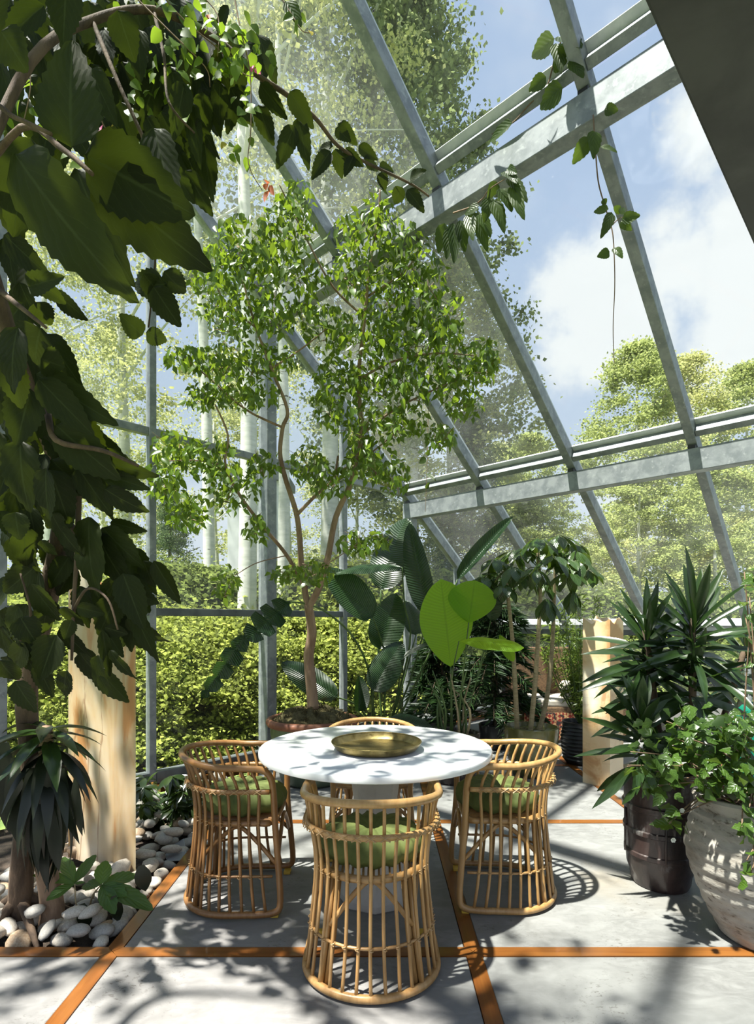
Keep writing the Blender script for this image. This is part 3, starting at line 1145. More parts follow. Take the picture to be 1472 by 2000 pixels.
# ------------------------------------------------------------------ table, tray
TC = Vector((-0.008, 2.83, 0))
tb = tag(empty('dining_table', TC), 'round white marble dining table on a pale faceted pedestal', 'table')
b = MB()
b.lathe([(0.0, 0.725), (0.570, 0.725), (0.575, 0.728), (0.576, 0.733), (0.576, 0.751), (0.574, 0.755), (0.569, 0.757), (0.0, 0.757)], 96, TC)
b.build('tabletop', M['marble'], tb, smooth=True, sharp=40)
b = MB()
prof = [(0.0, 0.0), (0.185, 0.0), (0.185, 0.035), (0.145, 0.16), (0.118, 0.32), (0.112, 0.5), (0.13, 0.64), (0.17, 0.725), (0.0, 0.725)]
b.lathe(prof, 8, TC)
b.build('pedestal', M['pedestal'], tb, bevel=0.006)

ty = tag(empty('brass_tray', TC + Vector((0.005, -0.085, 0.757))), 'round aged brass tray on the white marble table', 'tray')
tc = TC + Vector((0.005, -0.085, 0.757))
b = MB()
b.lathe([(0.0, 0.001), (0.150, 0.001), (0.185, 0.004), (0.197, 0.012), (0.208, 0.026), (0.215, 0.040), (0.219, 0.040), (0.216, 0.034),
         (0.207, 0.022), (0.198, 0.010)][::1], 64, tc)
dish = b.build('dish', M['brass'], ty, smooth=True, sharp=50)
b = MB()
ring = [tc + Vector((math.cos(a) * 0.217, math.sin(a) * 0.217, 0.041)) for a in np.linspace(0, 2 * math.pi, 64, endpoint=False)]
b.tube(ring, 0.0035, 6, True)
b.build('rolled_rim', M['brass'], dish, smooth=True)
b = MB()
ring = [tc + Vector((math.cos(a) * 0.165, math.sin(a) * 0.165, 0.0045)) for a in np.linspace(0, 2 * math.pi, 64, endpoint=False)]
b.tube(ring, 0.003, 6, True)
b.build('embossed_ring', M['brass'], dish, smooth=True)

# ------------------------------------------------------------------ rattan chairs


def horseshoe(u, w, bk, f, z, zb=None):
    """u 0..1 from the front right corner round the back to the front left corner"""
    L1 = f + 0.02
    arc = math.pi * (w + bk) / 2
    tot = 2 * L1 + arc
    s = u * tot
    zz = z
    if s < L1:
        x, y = w, f - s
    elif s > tot - L1:
        x, y = -w, f - (tot - s)
    else:
        a = (s - L1) / arc * math.pi
        x, y = w * math.cos(a), -0.02 - (bk - 0.02) * math.sin(a)
        if zb is not None:
            zz = z + (zb - z) * math.sin(a) ** 1.2
    return Vector((x, y, zz))


def make_chair():
    root = empty('rattan_chair')
    rt, ls = M['rattan'], M['lash']
    R = {'base': (0.262, 0.262, 0.225, 0.022, None), 'low': (0.240, 0.240, 0.195, 0.19, None), 'seat': (0.215, 0.215, 0.175, 0.425, None),
         'mid': (0.248, 0.245, 0.185, 0.590, 0.598), 'rail': (0.270, 0.288, 0.150, 0.702, 0.732)}

    def H(k, u, dr=0.0):
        w, bk, f, z, zb = R[k]
        p = horseshoe(u, w + dr, bk + dr, f, z, zb)
        return p
    # one continuous pole: base hoop, front legs, arms and back rail
    pts = [H('base', u) for u in np.linspace(0.075, 0.925, 25)]
    left = [Vector((-0.255, 0.212, 0.030)), Vector((-0.246, 0.232, 0.075)), Vector((-0.232, 0.222, 0.22)), Vector((-0.222, 0.205, 0.42)),
            Vector((-0.245, 0.200, 0.58)), Vector((-0.258, 0.188, 0.655)), Vector((-0.267, 0.150, 0.694))]
    pts += left
    pts += [H('rail', u) for u in np.linspace(0.92, 0.08, 25)]
    pts += [Vector((-p.x, p.y, p.z)) for p in left[::-1]]
    b = MB()
    sp = spline(pts, 3, True)
    b.tube(sp, 0.0158, 10, True)
    b.build('frame_pole', rt, root, smooth=True)
    # hoops
    b = MB()
    b.tube(spline([H('mid', u, 0.012) for u in np.linspace(0.0, 1.0, 26)], 2), 0.0125, 8)
    b.build('middle_hoop', rt, root, smooth=True)
    b = MB()
    b.tube(spline([H('low', u) for u in np.linspace(0.0, 1.0, 22)], 2), 0.0062, 6)
    b.build('lower_hoop', rt, root, smooth=True)
    b = MB()
    seat = [H('seat', u, -0.012) for u in np.linspace(0, 1, 22)] + [Vector((x, 0.20 - 0.35 * x * x, 0.425)) for x in (-0.12, 0.0, 0.12)]
    b.tube(spline(seat, 2, True), 0.0155, 8, True)
    b.build('seat_hoop', rt, root, smooth=True)
    b = MB()
    for x in np.linspace(-0.19, 0.19, 20):
        y0 = -math.sqrt(max(0.0, 0.2 ** 2 - x * x)) * 0.98
        b.tube([Vector((x, y0, 0.432)), Vector((x, 0.18, 0.432))], 0.005, 5)
    o = b.build('seat_slats', rt, root)
    o['kind'] = 'stuff'
    # spindles
    n = 23
    for i in range(n):
        u = 0.045 + 0.91 * i / (n - 1)
        j = rnd.uniform(-0.004, 0.004)
        p = [H('base', u), H('low', u + j, 0.003), H('seat', u, 0.008), H('mid', u, -0.004), H('rail', u, -0.002)]
        if u < 0.12 or u > 0.88:
            p[0].z = 0.035
        b = MB()
        b.tube(spline(p, 3), 0.0076, 6)
        b.build('spindle', rt, root, smooth=True)
    # inner twin rear legs and arched braces
    feet = []
    for sx in (-1, 1):
        b = MB()
        for d in (-0.012, 0.012):
            b.tube([Vector((sx * (0.135 + d), -0.155 + abs(d), 0.415)), Vector((sx * (0.155 + d), -0.165, 0.20)), Vector((sx * (0.178 + d), -0.178, 0.02))], 0.0125, 8)
        b.build('rear_leg', rt, root, smooth=True)
        feet.append((Vector((sx * 0.155, -0.165, 0.24)), Vector((sx * 0.228, 0.215, 0.24))))

    def brace(p, q, inset):
        m = (p + q) / 2
        m.z = 0.405
        a = p.lerp(m, 0.62)
        a.z = 0.36
        c = q.lerp(m, 0.62)
        c.z = 0.36
        b = MB()
        b.tube(spline([p, a, m, c, q], 4), 0.0105, 7)
        b.build('brace', rt, root, smooth=True)
    brace(feet[0][0], feet[1][0], 0)
    brace(feet[0][1], feet[1][1], 0)
    brace(feet[0][0], feet[0][1], 0)
    brace(feet[1][0], feet[1][1], 0)
    # cane peel wraps where spindles cross the hoops
    b = MB()
    for i in range(n):
        u = 0.045 + 0.91 * i / (n - 1)
        for du in (-0.014, 0.014):
            c0 = horseshoe(min(1, max(0, u - du)), 0.248 + 0.027, 0.245 + 0.027, 0.185, 0.590 - 0.010, 0.598 - 0.010)
            c1 = horseshoe(min(1, max(0, u + du)), 0.248 + 0.023, 0.245 + 0.023, 0.185, 0.590 + 0.012, 0.598 + 0.012)
            b.tube([c0, c1], 0.0026, 4)
        for k in ('low', 'seat'):
            w, bk, f, z, zb = R[k]
            rr = 0.011 if k == 'low' else 0.017
            c = horseshoe(u, w + 0.006, bk + 0.006, f, z)
            for dz in (-0.6, 0.6):
                ring = [c + Vector((math.cos(a) * 0.0085, math.sin(a) * 0.0085, dz * rr * (0.5 + 0.5 * math.cos(a)))) for a in np.linspace(0, 2 * math.pi, 6, endpoint=False)]
                b.tube(ring, 0.0022, 4, True)
    o = b.build('lashing', ls, root)
    o['kind'] = 'stuff'
    for sx in (-1, 1):
        b = MB()
        b.box((sx * 0.225, 0.205, 0.008), (0.028, 0, 0), (0, 0.018, 0), (0, 0, 0.0075))
        b.build('foot_pad', M['pad'], root, bevel=0.003)
    return root


def cushion_mesh():
    b = MB()

    def wob(r, z, a):
        if r < 1e-4:
            return r, z
        k = r / 0.21
        pl = math.sin(a * 16) * 0.0065 * min(1, k * 2.2) * (0.4 + k) + math.sin(a * 41 + 1) * 0.0012
        return r + pl * 0.5, z + (pl if z > 0.05 else -pl * 0.5)
    prof = [(0.0, 0.004), (0.12, 0.0), (0.18, 0.012), (0.203, 0.035), (0.208, 0.058), (0.197, 0.084), (0.165, 0.107), (0.12, 0.118), (0.07, 0.118), (0.035, 0.108), (0.016, 0.095), (0.0, 0.090)]
    b.lathe(prof, 96, (0, 0, 0), wob)
    return b.mesh('cushion_shape', M['velvet'], True)


CUSH = cushion_mesh()
bt = MB()
bt.lathe([(0.0, 0.0), (0.014, 0.0), (0.016, 0.005), (0.010, 0.010), (0.0, 0.012)], 14)
BUTTON = bt.mesh('button_shape', M['velvet'], True)
chair0 = make_chair()
CH = [((-0.022, 2.285), 0.0, 'honey rattan barrel chair with its back to the viewer, before the table', 'sunlit green velvet cushion in the front rattan chair'),
      ((-0.690, 2.865), -math.pi / 2 + 0.03, 'darker toffee rattan barrel chair on the left of the table by the pebbles', 'green velvet cushion in the left rattan chair'),
      ((0.635, 2.900), math.pi / 2 - 0.05, 'rattan barrel chair on the right of the table nearest the dark pot', 'green velvet cushion in the right rattan chair'),
      ((-0.030, 3.455), math.pi, 'rattan barrel chair behind the table, only its curved back rail showing', 'green velvet cushion hidden behind the marble table')]
for k, ((x, y), rz, lab, clab) in enumerate(CH):
    if k == 0:
        c = chair0
    else:
        c = chair0.copy()
        COL.objects.link(c)
        for ch in list(chair0.children):
            o = ch.copy()
            COL.objects.link(o)
            o.parent = c
            if k == 1 and o.name.split('.')[0] not in ('lashing', 'foot_pad'):
                o.data = o.data.copy()
                o.data.materials[0] = M['rattan_dark']
    c.location = (x, y, 0)
    c.rotation_euler = (0, 0, rz)
    tag(c, lab, 'chair', 'rattan chairs around the marble table')
    if k < 3:
        q = empty('seat_cushion', (x + 0.02 * -math.sin(rz), y + 0.02 * math.cos(rz), 0.437), rz)
        tag(q, clab, 'cushion', 'green cushions on the rattan chairs')
        o = bpy.data.objects.new('pleated_cover', CUSH)
        o.parent = q
        COL.objects.link(o)
        cov = o
        o = bpy.data.objects.new('tuft_button', BUTTON)
        o.parent = cov
        o.location = (0, 0, 0.088)
        COL.objects.link(o)

# ------------------------------------------------------------------ onyx pillars


def pillar(name, corners, tops, mat, lab, peaks):
    root = tag(empty(name, (sum(c[0] for c in corners) / 4, sum(c[1] for c in corners) / 4, 0)), lab, 'pillar')
    b = MB()
    n = len(corners)
    per = []
    for i in range(n):
        p, q = Vector((*corners[i], 0)), Vector((*corners[(i + 1) % n], 0))
        for k in range(6):
            per.append(p.lerp(q, k / 6))
    m = len(per)
    rows = 14
    for r in range(rows + 1):
        for i, p in enumerate(per):
            z = r / rows * (tops[i // 6] * (1 - (i % 6) / 6) + tops[(i // 6 + 1) % n] * (i % 6) / 6)
            if r == rows:
                z += peaks * math.sin(i * 2.1 + 1) * 0.5 + peaks * 0.5 * math.sin(i * 5.3)
            b.v.append(Vector((p.x, p.y, z)))
    for r in range(rows):
        for i in range(m):
            j = (i + 1) % m
            b.f.append((r * m + i, r * m + j, (r + 1) * m + j, (r + 1) * m + i))
    b.f.append(tuple(range(m - 1, -1, -1)))
    cz = len(b.v)
    ctr = sum((b.v[rows * m + i] for i in range(m)), Vector()) / m
    b.v.append(ctr + Vector((0, 0, -0.03)))
    for i in range(m):
        b.f.append((rows * m + i, rows * m + (i + 1) % m, cz))
    o = b.build('stone_shaft', mat, root)
    return root


p0, p1, p2 = on_floor(1191, 1541), on_floor(1137.5, 1528), on_floor(1217, 1532)
p3 = p1 + p2 - p0
pillar('onyx_pillar', [(p.x, p.y) for p in (p0, p2, p3, p1)], (1.385, 1.405, 1.41, 1.385), M['onyx'], 'square honey onyx pillar with a broken top, right of the table', 0.035)
p0, p1 = on_floor(222, 1703), on_floor(265, 1711)
dv = Vector((p1.x - p0.x, p1.y - p0.y, 0))
sv = Vector((-0.36, 0.20, 0))
pillar('onyx_pillar', [(p0.x, p0.y), (p1.x, p1.y), (p1.x + sv.x, p1.y + sv.y), (p0.x + sv.x, p0.y + sv.y)], (1.50, 1.44, 1.66, 1.74), M['onyx_streak'],
       'tall brown-veined onyx slab pillar rising from the pebbles behind dark leaves', 0.05)

# ------------------------------------------------------------------ potted fig tree


def pot(root, c, prof, mat, name='pot', n=40, wob=None, soil=None, soil_z=None, soil_mat='soil'):
    b = MB()
    b.lathe(prof, n, c, wob)
    o = b.build(name, mat, root, smooth=True, sharp=50)
    if soil:
        s = MB()
        s.lathe([(0, soil_z + 0.02), (soil * 0.5, soil_z + 0.015), (soil, soil_z)], 28, c,
                lambda r, z, a: (r, z + 0.012 * math.sin(a * 5 + r * 40) * (r > 0.01)))
        s.build('soil', M[soil_mat], o, smooth=True)
    return o


FP = Vector((-0.56, 4.88, 0))
fig = tag(empty('fig_tree', FP), 'tall small-leaved fig tree in a sage pot with terracotta rim by the glass', 'tree')
figpot = pot(fig, FP, [(0.0, 0.0), (0.24, 0.0), (0.27, 0.03), (0.335, 0.25), (0.36, 0.44), (0.355, 0.50)], M['green_glaze'])
b = MB()
b.lathe([(0.350, 0.485), (0.385, 0.492), (0.398, 0.515), (0.392, 0.545), (0.365, 0.555), (0.34, 0.54), (0.335, 0.45)], 48, FP)
tag(b.build('pot_rim', M['terracotta'], figpot, smooth=True), 'terracotta rim')
b = MB()
b.lathe([(0.0, 0.62), (0.12, 0.615), (0.22, 0.60), (0.30, 0.565), (0.355, 0.52)], 40, FP,
        lambda r, z, a: (r, z + 0.035 * math.sin(a * 7 + r * 31) * math.sin(a * 3 + 1 + r * 17)))
moss = b.build('moss_mound', M['moss'], fig, smooth=True)
# tufts on the moss
cs, ds = [], []
for i in range(2600):
    a, r = rnd.uniform(0, 6.283), 0.36 * math.sqrt(rnd.random())
    z = 0.62 - 0.10 * (r / 0.36) ** 2
    cs.append(FP + Vector((r * math.cos(a), r * math.sin(a), z - 0.005 + 0.03 * math.sin(a * 7 + r * 31) * math.sin(a * 3 + 1 + r * 17))))
    ds.append(Vector((rnd.gauss(0, 0.6), rnd.gauss(0, 0.6), 0.7)))
o = leaf_cloud('moss_tufts', M['moss'], cs, ds, [rnd.uniform(0.02, 0.045) for _ in cs], 0.25, moss, npts=4)
o['kind'] = 'stuff'


def branch(root, pts, r0, r1, mat, name='branch', k=5, n=7):
    sp = spline(pts, k)
    m = len(sp)
    b = MB()
    b.tube(sp, [r0 + (r1 - r0) * i / (m - 1) for i in range(m)], n)
    return b.build(name, mat, root, smooth=True), sp


def pp(lst):
    return [at(*q) for q in lst]


tk = M['bark_tan']
branch(fig, pp([(612, 1385, 4.88), (607, 1330, 4.86), (603, 1280, 4.84), (609, 1235, 4.8), (602, 1180, 4.75)]), 0.052, 0.038, tk, 'trunk')
BR = [
    ([(603, 1185, 4.75), (622, 1150, 4.7), (640, 1090, 4.65), (656, 1010, 4.6), (688, 935, 4.5), (705, 850, 4.45), (700, 740, 4.4), (712, 620, 4.3), (722, 520, 4.25), (738, 430, 4.2), (742, 370, 4.15)], .032, .006),
    ([(602, 1190, 4.75), (590, 1120, 4.72), (585, 1050, 4.68), (578, 1000, 4.6), (556, 930, 4.5), (547, 885, 4.45), (552, 835, 4.4), (561, 800, 4.35), (530, 720, 4.3), (500, 640, 4.25), (478, 560, 4.2), (465, 480, 4.15)], .028, .006),
    ([(580, 1005, 4.6), (612, 972, 4.55), (650, 935, 4.5), (660, 890, 4.45)], .016, .008),
    ([(655, 925, 4.5), (690, 905, 4.5), (730, 880, 4.45), (790, 830, 4.35)], .010, .005),
    ([(598, 1150, 4.73), (560, 1085, 4.6), (515, 1030, 4.45), (470, 970, 4.3), (440, 910, 4.2), (445, 850, 4.15), (420, 790, 4.1)], .018, .006),
    ([(440, 910, 4.2), (390, 900, 4.1), (330, 900, 4.0)], .008, .004),
    ([(702, 740, 4.4), (770, 705, 4.35), (850, 690, 4.35), (930, 695, 4.35)], .010, .004),
    ([(705, 850, 4.45), (770, 800, 4.4), (850, 760, 4.4), (900, 740, 4.4)], .011, .004),
    ([(552, 835, 4.4), (480, 800, 4.25), (410, 740, 4.15), (350, 690, 4.05)], .010, .004),
    ([(500, 640, 4.25), (440, 590, 4.15), (410, 530, 4.1)], .008, .004),
    ([(716, 580, 4.3), (790, 530, 4.25), (830, 470, 4.2)], .009, .004),
    ([(712, 620, 4.3), (650, 560, 4.25), (600, 470, 4.15), (565, 400, 4.1), (545, 360, 4.05)], .009, .004),
    ([(585, 1100, 4.72), (610, 1105, 4.6), (640, 1100, 4.5), (700, 1060, 4.45)], .007, .003),
    ([(560, 1085, 4.6), (500, 1100, 4.45), (450, 1130, 4.35)], .005, .003),
    ([(530, 720, 4.3), (590, 680, 4.25), (640, 640, 4.2)], .008, .004),
    ([(800, 520, 4.25), (850, 580, 4.3), (880, 650, 4.3)], .006, .003),
]
for q, a, c in BR:
    branch(fig, pp(q), a, c, tk)
BL = [(470, 470, 65, 55, 1), (425, 530, 60, 55, 1.2), (520, 515, 65, 55, 1.1), (560, 440, 60, 45, 1), (580, 385, 35, 40, .6), (740, 395, 26, 45, .5), (700, 455, 60, 45, .9),
      (780, 465, 50, 50, 1), (820, 540, 50, 70, 1.3), (760, 560, 60, 55, 1.1), (690, 530, 45, 45, .7), (600, 540, 45, 40, .5), (460, 610, 75, 45, 1.1), (540, 610, 45, 45, .6),
      (640, 640, 50, 50, .8), (720, 650, 65, 55, 1.2), (800, 650, 65, 55, 1.2), (865, 620, 42, 60, .9), (885, 700, 50, 45, .8), (945, 700, 35, 45, .7), (820, 740, 65, 50, 1.1),
      (740, 740, 65, 45, 1.1), (660, 730, 50, 40, .8), (905, 780, 40, 40, .6), (860, 850, 34, 26, .4), (780, 820, 55, 38, .8), (700, 820, 50, 45, .8), (640, 790, 35, 40, .5),
      (505, 700, 75, 38, 1), (425, 700, 50, 35, .7), (365, 695, 40, 25, .5), (480, 765, 65, 35, .9), (400, 770, 40, 28, .5), (340, 870, 45, 35, .7), (405, 890, 55, 45, .9),
      (320, 930, 35, 45, .6), (455, 950, 50, 50, .9), (365, 995, 45, 40, .7), (510, 905, 35, 30, .35), (600, 905, 36, 36, .5), (650, 935, 45, 32, .5), (725, 895, 55, 45, .9), (770, 930, 32, 36, .4),
      (440, 1140, 25, 28, .3), (560, 1118, 32, 16, .3), (615, 1115, 36, 24, .45), (700, 1058, 45, 24, .5), (745, 1050, 25, 16, .2), (500, 1030, 22, 32, .3), (590, 600, 35, 30, .3)]
cs, ds, ss = [], [], []
figs = []
for px, py, rx, ry, w in BL:
    Yc = 4.35 - max(0, (560 - px)) * 0.0011 - max(0, 600 - py) * 0.0007
    for _ in range(int(225 * w)):
        a = rnd.uniform(0, 6.283)
        r = rnd.random() ** 0.62
        p = at(px + rx * r * math.cos(a), py + ry * r * math.sin(a), Yc + rnd.gauss(0, 0.20))
        if not inside(p, 0.12):
            continue
        d = Vector((rnd.gauss(0, 0.55), rnd.gauss(0, 0.55), -0.75 + rnd.gauss(0, 0.45)))
        figs.append((p, d, rnd.uniform(0.052, 0.085)))
figs.sort(key=lambda q: -q[2] / q[0].y)
for p, d, s in figs[:300]:
    d.normalize()
    put_leaf(fig, 'fig', p, p + d * s, s * 0.55, (rnd.gauss(0, 0.5), -0.6, 0.8))
for p, d, s in figs[300:]:
    cs.append(p)
    ds.append(d)
    ss.append(s)
o = leaf_cloud('foliage', M['fig_cloud'], cs, ds, ss, 0.52, fig)
o['kind'] = 'stuff'
# thin twigs inside the crown
b = MB()
for px, py, rx, ry, w in BL:
    Yc = 4.35 - max(0, (560 - px)) * 0.0011
    for _ in range(4):
        p = at(px + rnd.uniform(-1, 1) * rx, py + rnd.uniform(-1, 1) * ry, Yc + rnd.gauss(0, 0.12))
        q = at(px + rnd.uniform(-.3, .3) * rx, py + ry * rnd.uniform(0.3, 1), Yc)
        b.tube([q, q.lerp(p, 0.5) + Vector((0, 0, 0.02)), p], [0.0035, 0.0025, 0.0015], 4)
o = b.build('twigs', tk, fig)
o['kind'] = 'stuff'

# ------------------------------------------------------------------ bird of paradise (dark paddle leaves)
SB = Vector((0.06, 5.55, 0))
bop = tag(empty('bird_of_paradise', SB), 'giant bird of paradise with dark pleated paddle leaves beside the corner post', 'plant')
pot(bop, SB, [(0.0, 0.0), (0.20, 0.0), (0.22, 0.03), (0.26, 0.30), (0.265, 0.36), (0.245, 0.36), (0.235, 0.30)], M['dark_glaze'], soil=0.24, soil_z=0.31)


def paddle_leaf(root, base, tip, w, stalk, kind='paddle', nrm=(0, -1, 0.3), which=None, r=0.012, mat='stem_green'):
    put_leaf(root, kind, base, tip, w, nrm, 'leaf', 0, which)
    pts = [Vector(q) for q in stalk] + [Vector(base)]
    branch(root, pts, r, r * 0.55, M[mat], 'leaf_stalk', 5, 6)


def sb(dx=0.0, dy=0.0):
    return SB + Vector((dx, dy, 0.3))


paddle_leaf(bop, at(744, 1152, 5.4), at(775, 1002, 5.35), 0.42, [sb(), at(738, 1300, 5.5)], which=1, nrm=(-0.5, -1, 0.1))
paddle_leaf(bop, at(836, 1200, 5.3), at(793, 1022, 5.2), 0.25, [sb(0.05), at(800, 1330, 5.45)], which=0, nrm=(-0.4, -1, 0.0))
paddle_leaf(bop, at(893, 1132, 5.2), at(1000, 1006, 5.1), 0.15, [sb(0.1), at(850, 1250, 5.4)], 'spear', which=0, nrm=(-0.9, -1, 0.0))
paddle_leaf(bop, at(728, 1205, 5.3), at(640, 1108, 5.1), 0.36, [sb(), at(752, 1290, 5.5)], which=0, nrm=(0.5, -1, 0.35))
paddle_leaf(bop, at(740, 1268, 5.45), at(775, 1160, 5.4), 0.34, [sb(), at(740, 1330, 5.5)], which=0, nrm=(0.1, -1, 0.0))
paddle_leaf(bop, at(728, 1350, 5.2), at(775, 1256, 5.1), 0.30, [sb(-0.05), at(730, 1390, 5.4)], which=1, nrm=(-0.2, -1, 0.2))
paddle_leaf(bop, at(785, 1108, 5.2), at(655, 1085, 5.1), 0.20, [sb(0.05), at(800, 1260, 5.4), at(790, 1180, 5.3)], which=1, nrm=(0, -0.5, 1))
paddle_leaf(bop, at(658, 1362, 5.25), at(560, 1290, 5.1), 0.26, [sb(-0.08), at(700, 1380, 5.4)], which=1, nrm=(0.3, -1, 0.3))
paddle_leaf(bop, at(783, 1290, 5.2), at(832, 1252, 5.0), 0.14, [sb(0.05), at(775, 1360, 5.4)], which=0, nrm=(0, -0.6, 1))
paddle_leaf(bop, at(755, 1405, 5.0), at(842, 1408, 4.8), 0.24, [sb(0.05)], which=1, nrm=(0, -0.7, 1))
paddle_leaf(bop, at(700, 1390, 5.25), at(702, 1320, 5.2), 0.16, [sb(-0.05)], which=2, nrm=(0.5, -1, 0.3))
paddle_leaf(bop, at(812, 1240, 5.5), at(800, 1165, 5.6), 0.20, [sb(0.05), at(785, 1340, 5.5)], which=1, nrm=(0.3, -1, 0.3))
# arching stalk to the torn drooping leaf at the left
paddle_leaf(bop, at(566, 1176, 4.6), at(470, 1258, 4.4), 0.24, [sb(-0.1), at(722, 1320, 5.3), at(690, 1245, 5.1), at(640, 1198, 4.9), at(600, 1180, 4.75)], 'torn', (0.3, -1, 0.5))
put_leaf(bop, 'torn', at(480, 1236, 4.42), at(396, 1368, 4.3), 0.17, (0.7, -1, 0.1))

# ------------------------------------------------------------------ lime paddle plant
LB = on_floor(885, 1520) + Vector((0, 0, 0))
LB = Vector((0.66, 4.90, 0))
lp = tag(empty('paddle_plant', LB), 'backlit lime green paddle plant with huge upright leaves behind the table', 'plant')
pot(lp, LB, [(0.0, 0.0), (0.17, 0.0), (0.19, 0.03), (0.23, 0.34), (0.235, 0.42), (0.215, 0.42), (0.205, 0.36)], M['dark_glaze'], soil=0.22, soil_z=0.39, soil_mat='moss')


def lb(dx=0.0, dy=0.0):
    return LB + Vector((dx, dy, 0.38))


paddle_leaf(lp, at(880, 1302, 4.85), at(862, 1132, 4.66), 0.46, [lb(-0.02), at(881, 1380, 4.85)], 'lime', (0.2, -1, -0.45), 0, 0.012)
paddle_leaf(lp, at(915, 1216, 4.72), at(928, 1136, 4.62), 0.40, [lb(0.05), at(897, 1390, 4.85), at(906, 1300, 4.8)], 'lime', (-0.1, -1, -0.4), 1, 0.010)
paddle_leaf(lp, at(896, 1252, 4.65), at(1022, 1248, 4.5), 0.24, [lb(0.0), at(882, 1330, 4.8)], 'lime', (0, -0.45, 1), 1, 0.008)
paddle_leaf(lp, at(958, 1212, 4.9), at(968, 1128, 5.0), 0.20, [lb(0.06), at(930, 1330, 4.95)], 'paddle', (0.5, -1, 0), 0, 0.008)
paddle_leaf(lp, at(975, 1240, 4.8), at(1003, 1292, 4.75), 0.10, [lb(0.06), at(950, 1270, 4.85)], 'lime', (-0.3, -1, 0.5), 0, 0.005)
for i in range(9):
    a = rnd.uniform(0, 6.28)
    p = lb(0.12 * math.cos(a), 0.12 * math.sin(a))
    branch(lp, [p, p + Vector((rnd.gauss(0, .03), rnd.gauss(0, .03), 0.25)), p + Vector((rnd.gauss(0, .07), rnd.gauss(0, .05), rnd.uniform(.4, .6)))], 0.012, 0.006, M['stem_green' if i % 3 else 'stem_pale'], 'stalk', 4, 6)

# ------------------------------------------------------------------ umbrella tree in the olive pot
UB = Vector((1.39, 5.08, 0))
ut = tag(empty('umbrella_tree', UB), 'umbrella tree on three bare canes in a glazed olive pot', 'plant')
pot(ut, UB, [(0.0, 0.0), (0.15, 0.0), (0.17, 0.02), (0.225, 0.22), (0.243, 0.40), (0.243, 0.435), (0.225, 0.44), (0.215, 0.40)], M['olive_glaze'], soil=0.22, soil_z=0.385, soil_mat='moss')
CANES = [[(1010, 1432, 5.05), (1005, 1330, 5.0), (1000, 1250, 5.0), (992, 1170, 4.95), (985, 1120, 4.95)],
         [(1034, 1440, 5.0), (1044, 1340, 4.98), (1050, 1250, 4.95), (1055, 1160, 4.95), (1050, 1080, 4.95)],
         [(1049, 1440, 5.05), (1068, 1360, 5.1), (1078, 1260, 5.1), (1082, 1160, 5.1), (1085, 1100, 5.05)]]
for c in CANES:
    branch(ut, pp(c), 0.024, 0.014, M['stem_pale'], 'cane')


def whorl(root, hub, centre, n, ln, w, down=0.5, kind='umbrella', face=None):
    branch(root, [hub, hub.lerp(centre, 0.5) + Vector((0, 0, 0.03)), centre], 0.005, 0.003, M['stem_green'], 'leaf_stalk', 3, 5)
    for i in range(n):
        a = 2 * math.pi * i / n + rnd.uniform(-.2, .2)
        d = Vector((math.cos(a), math.sin(a), -down + rnd.uniform(-.25, .25))).normalized()
        l = ln * rnd.uniform(0.8, 1.1)
        put_leaf(root, kind, centre + d * 0.02, centre + d * (l + 0.02), w * rnd.uniform(0.85, 1.1), (d.x * 0.3, d.y * 0.3 - 0.1, 1))


hubs = [at(985, 1130, 4.95), at(1052, 1110, 4.95), at(1085, 1120, 5.05)]
for px, py, Y in ((940, 1125, 4.9), (965, 1090, 4.95), (1000, 1105, 4.8), (985, 1140, 4.75), (1020, 1070, 5.0), (1050, 1050, 4.9), (1090, 1045, 5.1), (1080, 1085, 4.75), (1125, 1075, 5.0),
                  (1045, 1110, 4.7), (1110, 1115, 4.8), (1145, 1110, 5.0), (1120, 1060, 5.3), (1020, 1120, 5.1), (1065, 1130, 5.2), (1000, 1075, 5.1), (1105, 1090, 4.9), (960, 1115, 5.1), (1070, 1065, 5.2), (1130, 1095, 4.85)):
    c = at(px, py, Y)
    hub = min(hubs, key=lambda h: (h - c).length)
    whorl(ut, hub, c, 8, 0.20, 0.088, 0.5)
whorl(ut, hubs[1], at(1068, 1165, 4.7), 8, 0.21, 0.085, 1.6)
whorl(ut, hubs[2], at(1118, 1150, 4.9), 7, 0.20, 0.08, 1.6)

# ------------------------------------------------------------------ dark soft conifer behind


